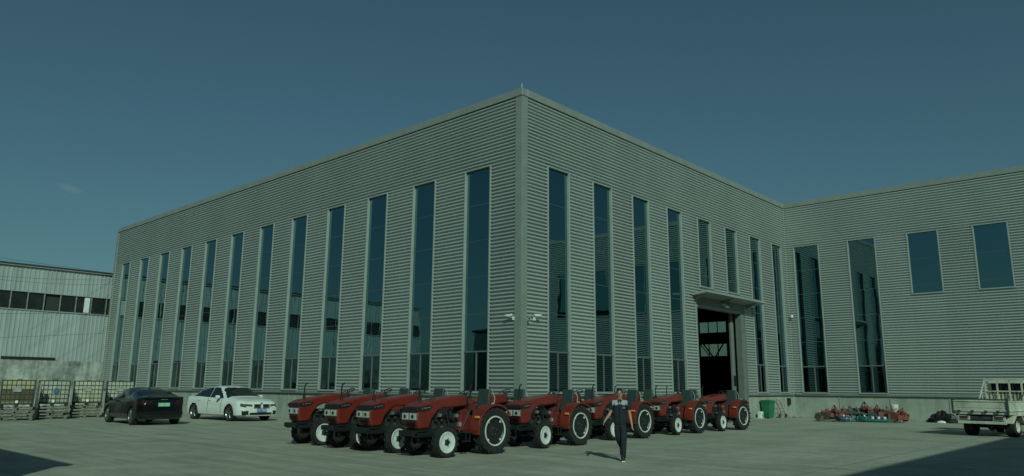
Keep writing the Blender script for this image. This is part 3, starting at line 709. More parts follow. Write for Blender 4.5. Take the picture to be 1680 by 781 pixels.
# ------------------------------------------------------------------ cars (local +X forward)
def interp(x, tab):
    if x <= tab[0][0]: return tab[0][1]
    for (a, fa), (b_, fb) in zip(tab[:-1], tab[1:]):
        if x <= b_:
            t_ = (x-a)/(b_-a); t_ = t_*t_*(3-2*t_)*.35 + t_*.65; return fa+(fb-fa)*t_
    return tab[-1][1]
def car(t, Lc, Wc, prof, paint, kind, wheels, wr=.335):
    hx = Lc/2; hw = Wc/2
    N = 26
    def section(x, s=1.0, xo=None):
        ax = abs(x)
        e = max(0, (ax-(hx-.55))/.55); w = hw*(1-.20*e**2.2)
        top = interp(x, prof['top']); belt = min(interp(x, prof['belt']), top-.02); cab = max(0, min(1, (top-belt-.03)/.35)); zb = interp(x, prof['bot'])
        rw = hw*.66
        P_ = [(0,zb),(w*.85,zb),(w*.965,zb+.06),(w*.995,zb+.20),(w,.52),(w*.985,belt-.14),(w*.955,belt-.01)]
        ry = w*.86*(1-cab)+rw*1.02*cab
        zt_ = top-.03-.03*cab
        P_ += [((w*.93)*(1-cab)+ (w*.90)*cab, belt+.03*cab+.005), (ry, zt_), (ry*.80, top-.008), (ry*.40, top+.012*cab+.004), (0, top+.016*cab+.006)]
        # resample polyline densely
        d = [0]
        for a, b_ in zip(P_[:-1], P_[1:]): d.append(d[-1]+math.hypot(b_[0]-a[0], b_[1]-a[1]))
        seg = [2,2,3,5,5,2,1,7,3,3,3]
        out = []
        for i in range(len(P_)-1):
            for k in range(seg[i]): q = k/seg[i]; out.append((P_[i][0]+(P_[i+1][0]-P_[i][0])*q, P_[i][1]+(P_[i+1][1]-P_[i][1])*q))
        out.append(P_[-1]); zc = .55
        full = [(y_, z_) for (y_, z_) in out] + [(-y_, z_) for (y_, z_) in out[::-1][1:-1]]
        xx = x if xo is None else xo
        return [(xx, y_*s, zc+(z_-zc)*s) for (y_, z_) in full]
    xs_ = []; x = -hx+.0
    n_ = int(Lc/.03)
    xs_ = [-hx + Lc*i/n_ for i in range(n_+1)]
    rs = []
    for k in range(30, 0, -1):
        s_ = 1-(k/30); rs.append(section(-hx, max(s_,.001), -hx-.055*(1-s_*s_)))
    for x in xs_: rs.append(section(x))
    for k in range(1, 31):
        s_ = 1-(k/30); rs.append(section(hx, max(s_,.001), hx+.07*(1-s_*s_)))
    k_ = len(rs[0]); verts = [p for r in rs for p in r]
    parts = {}
    for i in range(len(rs)-1):
        for q in range(k_):
            q2 = (q+1) % k_; f_ = (i*k_+q, i*k_+q2, (i+1)*k_+q2, (i+1)*k_+q)
            cx = sum(verts[j][0] for j in f_)/4; cy = sum(verts[j][1] for j in f_)/4; cz = sum(verts[j][2] for j in f_)/4
            key = kind(cx, cy, cz, hx, hw, prof)
            for wx in wheels:
                if (cx-wx)**2 + (cz-wr)**2 < (wr+.055)**2 and abs(cy) > hw*.55: key = None
            if key: parts.setdefault(key, []).append(f_)
    body = None
    names = {'body': (paint, 'body')}
    def mk(key, fl, par):
        used = sorted({j for f_ in fl for j in f_}); mp = {j: i for i, j in enumerate(used)}
        mb = MB(); mb.v = [verts[j] for j in used]; mb.f = [tuple(mp[j] for j in f_) for f_ in fl]
        mt = {'body': paint, 'side_window_left': 'car_glass', 'side_window_right': 'car_glass', 'air_intake_left': 'black', 'air_intake_right': 'black', 'windscreen': 'car_glass', 'rear_window': 'car_glass', 'headlight': 'lens_car', 'grille': 'black', 'air_intake': 'black', 'lower_intake': 'black', 'tail_light': 'tail', 'tail_light_left': 'tail', 'tail_light_right': 'tail', 'diffuser': 'black', 'sill': 'black', 'shut_line': 'steel_dark','roof_panel': 'car_glass'}[key]
        return mb.build(key.replace('_left','').replace('_right',''), M[mt], par, smooth=42, fix=False)
    body = mk('body', parts.pop('body'), t)
    for key, fl in parts.items(): mk(key, fl, t)
    # arch liners, underbody
    mb = MB(); mb.box(-hx+.25, hx-.25, -hw*.56, hw*.56, .22, .75); mb.box(-hx+1.4, hx-1.4, -hw*.86, hw*.86, .22, .4); mb.build('underbody', M['black'], t)
    for wx in wheels:
        for s in (1, -1):
            mb = MB(); n2 = 18; rr = wr+.058
            rs2 = []
            for i in range(n2+1):
                a = -.25 + (pi+.5)*i/n2; rs2.append([(wx+rr*cos(a), s*hw*.56, wr+rr*sin(a)), (wx+rr*cos(a), s*hw*.975, wr+rr*sin(a))])
            mb.rings(rs2, caps=False, closed=False); mb.build('wheel_arch', M['black'], t, fix=False)
            w_ = .23; cy = s*(hw-.13)
            mb = MB(); mb.lathe([(-w_/2,.24),(-w_/2,wr-.03),(-w_/2*.8,wr),(w_/2*.8,wr),(w_/2,wr-.03),(w_/2,.24)], (wx,cy,wr), 'y', 30)
            ty = mb.build('wheel', M['rubber'], t, smooth=40)
            mb = MB(); e = s*w_/2
            mb.lathe([(e*.9,.245),(e*.98,.235),(e*.7,.215),(e*.3,.21)], (wx,cy,wr), 'y', 30)
            for k in range(5):
                a = 2*pi*k/5+.3
                for off in (-.13,.13):
                    p0 = (wx+.05*cos(a),cy+e*.75,wr+.05*sin(a)); p1 = (wx+.225*cos(a+off),cy+e*.78,wr+.225*sin(a+off)); mb.cyl(p0,p1,.020,.014,5)
            mb.lathe([(e*.5,.07),(e*.8,.06),(e*.85,.001)], (wx,cy,wr), 'y', 12)
            mb.build('rim', M['rim_car'], ty)
            MB().lathe([(e*.2,.22),(e*.2,.001)], (wx,cy,wr), 'y', 16).build('brake', M['black'], ty)
M['rim_car'] = mat('alloy rim', (.20,.22,.22), .35, .7)
M['lens_car'] = mat('clear lamp', (.07,.09,.09), .10, .1, spec=.8)
M['tail'] = mat('tail lamp lens', (.03,.008,.008), .15)

prof_w = dict(
 top=[(-2.48,.86),(-2.44,.98),(-2.25,1.04),(-1.85,1.08),(-1.15,1.36),(-.5,1.455),(.05,1.465),(.45,1.42),(1.20,1.04),(1.32,1.00),(1.9,.93),(2.25,.86),(2.40,.80),(2.48,.74)],
 belt=[(-2.48,.84),(-2.2,.99),(-1.6,.985),(0,.93),(1.2,.90),(1.9,.85),(2.48,.72)],
 bot=[(-2.48,.34),(-2.2,.22),(2.1,.20),(2.48,.24)])
def kind_w(x, y, z, hx, hw, pf):
    top = interp(x, pf['top']); belt = interp(x, pf['belt']); ay = abs(y)
    if x > 2.25:
        # front fascia
        if .565 < z < .715 and .05 < ay < .36 and x > 2.42: return 'grille'
        if .60+.05*(ay-.42) < z < .715+.05*(ay-.42) and .42 < ay and x > 2.22: return 'headlight'
        if .27 < z < .37 and ay < .52 and x > 2.42: return 'lower_intake'
        if .27 < z < .44 and .57 < ay and x > 2.34: return 'air_intake_left' if y > 0 else 'air_intake_right'
    if x < -2.2 and .78 < z < .92 and ay > .45: return 'tail_light'
    if x < -2.44 and z < .42 and ay < .7: return 'diffuser'
    if .50 < x < 1.22 and belt+.04 < z < 1.405 and ay < .84 - (z-belt)*.50 and z > top-.12: return 'windscreen'
    if -1.80 < x < -1.08 and z > top-.09 and ay < .56: return 'rear_window'
    if -1.75 < x < 1.05 and z > belt+.02 and z < top-.065 and ay > .50:
        fr = .92 - (z-belt)/.48*.72
        rr = -1.72 + (z-belt)/.48*.72
        if rr < x < fr and not (-.30 < x < -.26): return ('side_window_left' if y > 0 else 'side_window_right')
    if ay > hw*.9 and .30 < z < belt and (abs(x+.30) < .012 or abs(x-.80-.0*(z)) < .012): return 'shut_line'
    return 'body'
wc = thing('parked_car', 'white four-door saloon parked with its front towards the tractors', 'car', (0,0,0))
car(wc, 4.9, 1.87, prof_w, 'white', kind_w, (1.49,-1.49), .335)
def car_extras(t, hx, hw, plate_m, front_plate, glassm='car_glass', mirror='white', mz=1.0, mx_=.72):
    for s in (1,-1):
        mb = MB(); mb.box(mx_-.07,mx_+.07,s*(hw+.02),s*(hw+.19),mz-.06,mz+.07); o_ = mb.build('wing_mirror', M[mirror], t, bevel=.035, seg=3, smooth=50)
        MB().box(mx_-.02,mx_+.03,s*(hw-.08),s*(hw+.03),mz-.05,mz-.02).build('mirror_arm', M['black'], o_)
        for hxx in (-.05-.22,.62-.0): pass
        for dx in (-.20, -1.15): MB().box(dx,dx+.17,s*(hw*.985),s*(hw*.985+.03),.84,.865).build('door_handle', M[mirror], t, bevel=.006)
car_extras(wc, 2.45, .935, None, True)
M['plate_blue'] = mat('blue plate', (.06,.13,.45), .4); M['plate_green'] = mat('green plate', (.16,.50,.30), .4); M['plate_white'] = mat('plate characters', (.62,.66,.66), .5)
def plate(t, x, z, m_, s, rows, chars='#'):
    p_ = MB().box(x, x+s*.012, -.22, .22, z-.07, z+.07).build('number_plate', M[m_], t)
    mb = MB()
    # blurred seven characters, strokes only
    segs = {0:'abcdef',1:'bc',2:'abged',3:'abgcd',4:'fgbc',5:'afgcd',6:'afgedc',7:'abc',8:'abcdefg',9:'abfgcd'}
    for i, d in enumerate(chars):
        y0 = -s*(-.19+ .055*i); w = .036*s; 
        if d == ' ': continue
        a = {'a':((0,.045),(1,.045)),'g':((0,0),(1,0)),'d':((0,-.045),(1,-.045)),'b':((1,0),(1,.045)),'c':((1,-.045),(1,0)),'f':((0,0),(0,.045)),'e':((0,-.045),(0,0))}
        for k in segs[int(d)]:
            (u0,v0),(u1,v1) = a[k]
            ya = y0 - s*0 - (u0*w); yb = y0-(u1*w)
            mb.box(x+s*.012, x+s*.015, min(-ya,-yb)*-1*1.0-.004 if False else min(ya,yb)-.004, max(ya,yb)+.004, z+v0-.005, z+max(v1,v0)+.005)
    mb.build('plate_characters', M[rows], p_)
plate(wc, 2.545, .47, 'plate_blue', 1, 'plate_white', '8868 86')
MB().cyl((2.49,0,.755),(2.505,0,.755),.04,.04,14).build('bonnet_badge', M['blue_p'], wc)
mb = MB()
for s in (1,-1):
    gs = MB()
    for z in (.565,.715): gs.box(2.50,2.545,s*.05,s*.36,z-.008,z+.008)
    for y in (.05,.36): gs.box(2.50,2.545,s*(y-.008),s*(y+.008),.565,.715)
    gs.build('grille_surround', M['alu'], wc, bevel=.005)

prof_b = dict(
 top=[(-2.34,.80),(-2.30,1.02),(-2.15,1.09),(-1.85,1.12),(-1.0,1.36),(-.3,1.44),(.2,1.435),(.55,1.37),(1.45,.99),(1.55,.95),(2.0,.83),(2.25,.70),(2.34,.60)],
 belt=[(-2.34,.78),(-2.1,1.04),(-1.6,1.04),(0,.97),(1.3,.90),(1.9,.78),(2.34,.58)],
 bot=[(-2.34,.36),(-2.1,.22),(2.1,.20),(2.34,.26)])
def kind_b(x, y, z, hx, hw, pf):
    top = interp(x, pf['top']); belt = interp(x, pf['belt']); ay = abs(y)
    if x < -2.0:
        if .80 < z < .93 and ay > .46: return 'tail_light_left' if y > 0 else 'tail_light_right'
        if x < -2.25 and z < .40 and ay < .75: return 'diffuser'
    if x > 1.95 and .60 < z < .74 and ay > .5: return 'headlight'
    if .58 < x < 1.42 and z > top-.10 and ay < .78-(z-belt)*.4: return 'windscreen'
    if -1.92 < x < -.62 and z > top-.10 and ay < .60: return 'rear_window'
    if -.58 <= x < .5 and z > top-.05 and ay < .5: return 'roof_panel'
    if -1.62 < x < 1.1 and z > belt+.035 and z < top-.07 and ay > .50:
        fr = 1.1-(z-belt)/.42*.8; rr = -1.66+(z-belt)/.42*.75
        if rr < x < fr and not (-.30 < x < -.25): return ('side_window_left' if y > 0 else 'side_window_right')
    if ay > hw*.9 and .30 < z < belt and (abs(x+.28) < .010 or abs(x-.82) < .010): return 'shut_line'
    return 'body'
bc = thing('parked_car', 'black fastback saloon with green number plate, seen from behind beside the white car', 'car', (0,0,0))
car(bc, 4.62, 1.85, prof_b, 'car_black', kind_b, (1.43,-1.43), .34)
car_extras(bc, 2.3, .925, None, False, mirror='car_black', mz=.98, mx_=.80)
plate(bc, -2.375, .80, 'plate_green', -1, 'plate_white', '688 866')
mb = MB(); mb.prism([(-2.33,1.045),(-2.22,1.10),(-2.34,1.075)],-.75,.75,'y'); mb.build('boot_spoiler', M['black'], bc)
MB().box(-2.385,-2.37,-.13,.13,.985,1.005).build('boot_trim', M['alu'], bc)
mb = MB(); 
for s in (1,-1): mb.box(-2.30,-2.275,s*.62,s*.72,.50,.54)
mb.build('rear_reflector', M['red_rust'], bc)
wc.location = (-17.0,-3.35,0); wc.rotation_euler = (0,0,radians(2.7)); wc.scale = (1.15,1.15,1.15)
bc.location = (-15.9,-8.15,0); bc.rotation_euler = (0,0,radians(176.8)); bc.scale = (1.1,1.1,1.1)

# ------------------------------------------------------------------ flatbed truck (local +X forward, origin under rear axle)
M['truck_paint'] = masonry('worn cream paint', (.66,.66,.56), (.44,.44,.37), (.72,.72,.70))
tk = thing('flatbed_truck', 'worn cream light flatbed truck with open rack behind its cab, seen from the rear', 'truck')
bd = MB().box(-1.0,2.4,-.93,.93,.80,.90).build('bed_floor', M['truck_paint'], tk, bevel=.01)
def board(nm, x0,x1,y0,y1,z0,z1, along):
    b_ = MB().box(x0,x1,y0,y1,z0,z1).build(nm, M['truck_paint'], tk, bevel=.012)
    mb = MB(); n_ = 6
    if along == 'y':
        mb.box(x0-.010,x0,y0+.15,y1-.15,z0+.10,z1-.10)
        mb.box(x0-.025,x0,y0,y1,z0,z0+.035); mb.box(x0-.025,x0,y0,y1,z1-.035,z1)
    else:
        s_ = 1 if y0 > 0 else -1; yo = y1 if s_ > 0 else y0
        for k in range(n_+1): x = x0+(x1-x0)*k/n_; mb.box(x-.02,x+.02,yo,yo+s_*.018,z0+.03,z1-.03)
        mb.box(x0,x1,yo,yo+s_*.025,z0,z0+.035); mb.box(x0,x1,yo,yo+s_*.025,z1-.035,z1)
    mb.build('board_rib', M['truck_paint'], b_); return b_
tg = board('tailgate', -1.03,-.99,-.90,.90,.94,1.30,'y')
for s in (1,-1): board('side_board', -.96,2.38, s*.90 if s>0 else -.94, s*.94 if s>0 else -.90, .92,1.30,'x')
for s in (1,-1):
    MB().box(-1.06,-.96,s*.91-.035,s*.91+.035,.82,1.40).build('corner_post', M['truck_iron'], tk, bevel=.01)
mb = MB()
mb.tube([(-1.03,-.9,1.345),(-1.03,.9,1.345)],.022); mb.build('top_rail', M['truck_iron'], tg)
for y in (-.6,-.2,.25,.7): MB().box(-1.075,-1.03,y-.05,y+.05,.86,.95).build('hinge', M['truck_iron'], tg)
# rack behind the cab
mb = MB()
for y in (-.86,-.43,0,.43,.86): mb.box(2.30,2.36,y-.025,y+.025,1.28,2.12)
mb.box(2.29,2.37,-.90,.90,2.06,2.13); mb.box(2.295,2.365,-.90,.90,1.62,1.67)
for s in (1,-1): mb.cyl((1.55,s*.88,1.30),(2.32,s*.88,2.06),.028,.028,6); mb.cyl((1.95,s*.88,1.30),(1.95,s*.88,1.69),.02,.02,6)
mb.build('cab_rack', M['truck_paint'], tk)
mb = MB()
for k in range(13): y = -.84+.14*k; mb.box(2.37,2.40,y-.028,y+.028,1.28,1.62)
mb.build('rack_slats', M['truck_paint'], tk)
cb = MB().prism([(2.50,.62),(2.50,2.00),(2.60,2.10),(3.50,2.08),(3.95,1.35),(4.05,.95),(4.05,.45),(3.4,.45),(3.3,.75),(2.95,.75),(2.85,.62)],-.84,.84,'y').build('cab', M['truck_paint'], tk, bevel=.05, seg=3, smooth=50)
MB().box(2.485,2.505,-.70,.70,1.55,1.96).build('rear_window', M['car_glass'], tk, bevel=.01)
for s in (1,-1): MB().prism([(2.75,1.40),(2.75,1.95),(3.35,1.93),(3.68,1.40)],s*.835,s*.85,'y').build('side_window', M['car_glass'], tk)
MB().add([(3.545,-.72,2.0),(3.545,.72,2.0),(3.90,.74,1.42),(3.90,-.74,1.42)],[(0,1,2,3)]).build('windscreen', M['car_glass'], tk)
mb = MB()
for s in (1,-1): mb.box(-.95,4.0,s*.38-.04,s*.38+.04,.60,.76)
for x in (-.9,-.3,.5,1.4,2.2): mb.box(x-.04,x+.04,-.38,.38,.62,.74)
for x in (-.8,-.1,.7,1.5,2.2): mb.box(x-.03,x+.03,-.9,.9,.74,.80)
mb.build('chassis', M['truck_iron'], tk)
mb = MB(); mb.cyl((0,-.75,.36),(0,.75,.36),.07,.07,8); mb.lathe([(-.18,0.01),(-.15,.12),(0,.17),(.15,.12),(.18,0.01)],(0,0,.36),'x',12); mb.box(-.6,.6,-.62,-.54,.42,.48); mb.box(-.6,.6,.54,.62,.42,.48)
mb.build('rear_axle', M['steel_dark'], tk)
for (x, s) in ((0,1),(0,-1),(3.15,1),(3.15,-1)):
    w_ = .34 if x == 0 else .18; cy = s*(.86-w_/2)
    mb = MB(); mb.lathe([(-w_/2,.22),(-w_/2,.33),(-w_/2*.85,.36),(-.01,.362),(-.01,.335 if x==0 else .362),(.01,.335 if x==0 else .362),(.01,.362),(w_/2*.85,.36),(w_/2,.33),(w_/2,.22)],(x,cy,.362),'y',28)
    ty = mb.build('wheel', M['rubber'], tk, smooth=40)
    e = s*w_/2
    mb = MB(); mb.lathe([(e*.95,.225),(e*1.02,.215),(e*.55,.19),(e*.45,.10),(e*.8,.09),(e*.85,.001)],(x,cy,.362),'y',24); mb.build('rim', M['truck_paint'], ty, smooth=40)
for s in (1,-1):
    mg = MB(); mg.prism([(-.62,.48),(-.50,.50),(-.40,.78),(-.46,.80),(-.66,.50)],s*.55,s*.90,'y'); mg.prism([(.40,.78),(.46,.80),(.66,.50),(.60,.48)],s*.55,s*.90,'y')
    mg.build('mudguard', M['truck_paint'], tk)
mb = MB(); mb.prism([(-.60,.50),(-.60,.54),(-.38,.80),(.55,.80),(.55,.76),(-.2,.76)],-.925,-.90,'y'); mb.build('side_guard', M['truck_paint'], tk)
MB().box(-.98,-.90,-.80,.80,.46,.56).build('bumper', M['truck_paint'], tk, bevel=.01)
mb = MB()
for s in (1,-1): mb.box(-.93,-.88,s*.5-.04,s*.5+.04,.54,.72)
mb.build('bumper_bracket', M['truck_iron'], tk)
MB().box(-.93,-.89,-.28,.34,.58,.74).build('tail_panel', M['black'], tk)
for s in (1,-1):
    hs = MB().box(-.96,-.88,s*.58-.20,s*.58+.20,.60,.77).build('lamp_bracket', M['truck_paint'], tk, bevel=.015)
    MB().box(-.975,-.955,s*.58-.13,s*.58+.15,.63,.74).build('tail_light', M['truck_lamp'], hs, bevel=.01)
MB().box(.9,1.6,-.80,-.45,.40,.68).build('fuel_tank', M['steel_dark'], tk, bevel=.04)
MB().box(.8,1.5,.45,.80,.42,.68).build('battery_box', M['rust'], tk, bevel=.02)
tk.location = (13.76,12.32,0); tk.rotation_euler = (0,0,radians(81.7)); tk.scale = (1.04,)*3

# ------------------------------------------------------------------ walking man
def skin_mesh(verts, edges, sub=2):
    names = list(verts); me = bpy.data.meshes.new('s'); me.from_pydata([verts[k][0] for k in names], [(names.index(a), names.index(b_)) for a, b_ in edges], [])
    o = bpy.data.objects.new('s', me); COL.objects.link(o)
    sm = o.modifiers.new('skin', 'SKIN'); sm.use_smooth_shade = True; sm.branch_smoothing = .4
    for i, k in enumerate(names):
        r = verts[k][1]; r = r if isinstance(r, tuple) else (r, r)
        me.skin_vertices[0].data[i].radius = r; me.skin_vertices[0].data[i].use_root = (i == 0)
    ss = o.modifiers.new('sub', 'SUBSURF'); ss.levels = sub; ss.render_levels = sub
    dg = bpy.context.evaluated_depsgraph_get(); dg.update()
    out = bpy.data.meshes.new_from_object(o.evaluated_get(dg)); bpy.data.objects.remove(o); bpy.data.meshes.remove(me)
    return out
M['skin'] = mat('skin', (.38,.22,.15), .55, var=.1, scale=10)
M['hair'] = mat('black hair', (.010,.010,.010), .6)
M['navy'] = mat('navy work cloth', (.010,.015,.026), .85, var=.3, scale=14, bump=.5, bscale=18)
M['trouser'] = mat('dark trouser cloth', (.012,.016,.024), .85, var=.3, scale=12, bump=.5, bscale=16)
M['yoke'] = mat('grey shirt yoke cloth', (.33,.36,.38), .85, var=.15)
def mobj(name, me, m_, par=None):
    me.materials.clear(); me.materials.append(m_); me.shade_smooth()
    o = bpy.data.objects.new(name, me); COL.objects.link(o)
    if par is not None: o.parent = par
    return o
V = {'pel':((0,.0,.90),(.10,.07)),'wst':((0,.0,1.05),(.11,.075)),'chs':((.0,.01,1.24),(.16,.10)),'shc':((0,.015,1.38),(.10,.075)),
 'nk':((0,.0,1.46),.052),'hd0':((0,-.012,1.515),(.060,.066)),'hd1':((0,-.012,1.575),(.074,.088)),'hd2':((0,-.004,1.645),(.070,.080)),'hd3':((0,0,1.685),.040),
 # viewer-right leg, planted
 'hA':((.085,.0,.86),.088),'kA':((.075,-.05,.48),.058),'aA':((.055,.0,.10),.030),'tA':((.055,-.10,.05),.024),
 # trailing leg
 'hB':((-.085,.0,.86),.088),'kB':((-.045,.06,.50),.058),'aB':((.015,.38,.32),.040),'tB':((.02,.36,.17),.032),
 'shR':((.185,.01,1.37),.058),'elR':((.235,.03,1.10),.042),'wrR':((.275,-.03,.87),.027),'paR':((.285,-.045,.815),(.018,.034)),
 'shL':((-.185,.01,1.37),.058),'elL':((-.235,.03,1.12),.042),'wrL':((-.345,-.08,.97),.027),'paL':((-.375,-.10,.925),(.018,.034))}
Eg = [('pel','wst'),('wst','chs'),('chs','shc'),('shc','nk'),('nk','hd0'),('hd0','hd1'),('hd1','hd2'),('hd2','hd3'),
 ('pel','hA'),('hA','kA'),('kA','aA'),('aA','tA'),('pel','hB'),('hB','kB'),('kB','aB'),('aB','tB'),
 ('shc','shR'),('shR','elR'),('elR','wrR'),('wrR','paR'),('shc','shL'),('shL','elL'),('elL','wrL'),('wrL','paL')]
def fingers(pre, palm, down, side):
    down = Vector(down).normalized(); side = Vector(side).normalized(); nrm = down.cross(side)
    p0 = Vector(palm); lens = (.072,.080,.076,.060)
    for i, ln in enumerate(lens):
        off = (i-1.5)*.021; a = p0+side*off+down*.012; b1 = a+down*ln*.45; b2 = b1+(down*.8+nrm*.5).normalized()*ln*.35; b3 = b2+(down*.5+nrm*.9).normalized()*ln*.25
        for j, q in enumerate((b1,b2,b3)): V[f'{pre}{i}{j}'] = (tuple(q), .0088-.0008*j)
        Eg.extend([(pre, f'{pre}{i}0'),(f'{pre}{i}0',f'{pre}{i}1'),(f'{pre}{i}1',f'{pre}{i}2')])
    t1 = p0-side*.035-down*.012; t2 = t1+(down*.9-side*.35).normalized()*.035; t3 = t2+(down-side*.05).normalized()*.025
    for j, q in enumerate((t1,t2,t3)): V[f'{pre}t{j}'] = (tuple(q), .0105-.001*j)
    Eg.extend([(pre,f'{pre}t0'),(f'{pre}t0',f'{pre}t1'),(f'{pre}t1',f'{pre}t2')])
fingers('paR', (.287,-.05,.80), (.12,-.2,-1), (.25,.95,-.1))
fingers('paL', (-.385,-.108,.91), (-.5,-.35,-.9), (-.2,.95,-.1))
pm = mobj('person', skin_mesh(V, Eg, 2), M['skin'])
tag(pm, 'man in navy short-sleeved work clothes with grey shoulders, walking in front of the tractors', 'person')
# face: nose, ears, eyes, brows, mouth
mb = MB(); mb.add([(-.012,-.092,1.560),(.012,-.092,1.560),(0,-.118,1.562),(-.006,-.088,1.600),(.006,-.088,1.600),(0,-.093,1.602)],[(0,1,2),(0,2,5,3),(1,4,5,2),(3,5,4),(0,3,4,1)])
mb.build('nose', M['skin'], pm, smooth=60)
for s in (1,-1):
    MB().lathe([(-.010,.001),(-.008,.022),(.006,.028),(.010,.018),(.010,.001)],(s*.078,.005,1.578),'x',12).build('ear', M['skin'], pm, smooth=60)
    MB().box(s*.030-.013,s*.030+.013,-.094,-.086,1.588,1.596).build('eye', M['black'], pm, bevel=.003)
    MB().box(s*.032-.018,s*.032+.018,-.094,-.084,1.612,1.619).build('eyebrow', M['hair'], pm)
M['lip'] = mat('lips', (.26,.11,.09), .5)
MB().box(-.022,.022,-.0905,-.082,1.532,1.541).build('mouth', M['lip'], pm, bevel=.003)
# hair cap
mb = MB(); rs = []
for i in range(9):
    ph = (pi/2)*i/8*1.12
    rs.append([( .083*sin(ph)*cos(a)*1.0, .006+.094*sin(ph)*sin(a) + (.018*sin(ph) if sin(a) < 0 else 0), 1.630+.092*cos(ph) + (.0 if sin(a) < .2 else -.045*sin(ph)**3)) for a in [2*pi*k/24 for k in range(24)]])
mb.rings(rs, caps=True); mb.build('hair', M['hair'], pm, smooth=60)
# shirt
Vs = {'p':((0,.0,.77),(.190,.140)),'w':((0,.0,1.04),(.182,.125)),'c':((0,.008,1.23),(.200,.135)),'s':((0,.012,1.375),(.115,.085)),'n':((0,.008,1.455),.058),
 'a':((.185,.01,1.375),.075),'b':((.228,.02,1.19),.072),'d':((-.185,.01,1.375),.075),'e':((-.228,.02,1.19),.072)}
sh_me = skin_mesh(Vs, [('p','w'),('w','c'),('c','s'),('s','n'),('s','a'),('a','b'),('s','d'),('d','e')], 3)
def split_mesh(me, pred):
    bm = bmesh.new(); bm.from_mesh(me); bm2 = bm.copy()
    bmesh.ops.delete(bm, geom=[f_ for f_ in bm.faces if pred(f_.calc_center_median())], context='FACES')
    bmesh.ops.delete(bm2, geom=[f_ for f_ in bm2.faces if not pred(f_.calc_center_median())], context='FACES')
    a = bpy.data.meshes.new('a'); b_ = bpy.data.meshes.new('b'); bm.to_mesh(a); bm2.to_mesh(b_); bm.free(); bm2.free(); return a, b_
ra, rb = split_mesh(sh_me, lambda c_: c_.z > 1.315 + (.03 if c_.y < 0 and abs(c_.x) < .04 else 0) and abs(c_.x) < .185)
so = mobj('shirt', ra, M['navy'], pm); mobj('shirt_yoke', rb, M['yoke'], so)
mb = MB(); mb.box(.065,.125,-.140,-.128,1.245,1.262); mb.build('chest_logo', M['yoke'], so)
mb = MB(); mb.add([(0,-.075,1.475),(-.055,-.095,1.43),(-.02,-.125,1.37)],[(0,1,2)]); mb.add([(0,-.075,1.475),(.055,-.095,1.43),(.02,-.125,1.37)],[(0,1,2)]); mb.build('collar', M['navy'], so)
MB().box(-.005,.005,-.146,-.120,.80,1.30).build('placket', M['navy'], so)
Vt = {'q':((0,.0,1.02),(.14,.10)),'p':((0,.0,.92),(.155,.115)),'hA':((.085,.0,.82),.105),'kA':((.075,-.045,.48),.080),'aA':((.058,.0,.12),.068),'bA':((.058,.0,.045),.070),
 'hB':((-.085,.0,.82),.105),'kB':((-.045,.06,.50),.080),'aB':((.010,.33,.35),.066),'bB':((.012,.40,.315),.064)}
mobj('trousers', skin_mesh(Vt, [('q','p'),('p','hA'),('hA','kA'),('kA','aA'),('aA','bA'),('aB','bB'),('p','hB'),('hB','kB'),('kB','aB')], 2), M['trouser'], pm)
for nm, a, b_ in (('A',(.055,.03,.05),(.055,-.19,.045)),('B',(.015,.41,.27),(.02,.36,.10))):
    a = Vector(a); b_ = Vector(b_)
    mid = a.lerp(b_, .5)
    up = Vector((a.x, a.y-.02, a.z+.085)) if nm == 'A' else a + Vector((0,-.07,.05))
    sho = mobj('shoe', skin_mesh({'a':(tuple(a),.046),'m':(tuple(mid),.047),'b':(tuple(b_),.036),'u':(tuple(up),.050)}, [('a','m'),('m','b'),('a','u')], 2), M['black'], pm)
MB().box(.015,.095,-.225,.07,.0,.022).build('shoe_sole', M['white_pl'], pm, bevel=.008)
pm.location = (9.50,-7.0,0.0); pm.rotation_euler = (0,0,radians(34.5))

# ------------------------------------------------------------------ liquid containers on pallets
M['ibc_yellow'] = masonry('stained yellow plastic', (.46,.44,.27), (.28,.25,.14), (.75,.72,.6))
M['ibc_cream'] = masonry('stained cream plastic', (.52,.52,.40), (.36,.36,.26), (.7,.7,.65))
M['ibc_white'] = masonry('stained white plastic', (.46,.47,.40), (.30,.31,.26), (.65,.65,.6))
M['ibc_brown'] = masonry('brown residue', (.12,.11,.06), (.07,.065,.04), (.7,.7,.6))
M['label_blue'] = mat('blue print', (.02,.12,.22), .6)
def pallet():
    t = thing('pallet', 'x', 'pallet', (0,0,0), 0, 'wooden pallets stacked under the liquid containers')
    tb = MB().box(-.5,.5,-.06,.06,0,.022).mesh('deck_board', M['wood']); bb = MB().box(-.05,.05,-.6,.6,0,.022).mesh('bottom_board', M['wood']); bl = MB().box(-.07,.07,-.06,.06,0,.09).mesh('block', M['wood2'])
    for i in range(6): link('deck_board', tb, t, (random.uniform(-.01,.01), -.54+.216*i, .135), (0,0,random.uniform(-.015,.015)))
    for x in (-.43,0,.43):
        link('bottom_board', bb, t, (x,0,.0)); link('stringer', bb, t, (x,0,.113))
        for y in (-.54,0,.54): link('block', bl, t, (x,y,.0225))
    return t
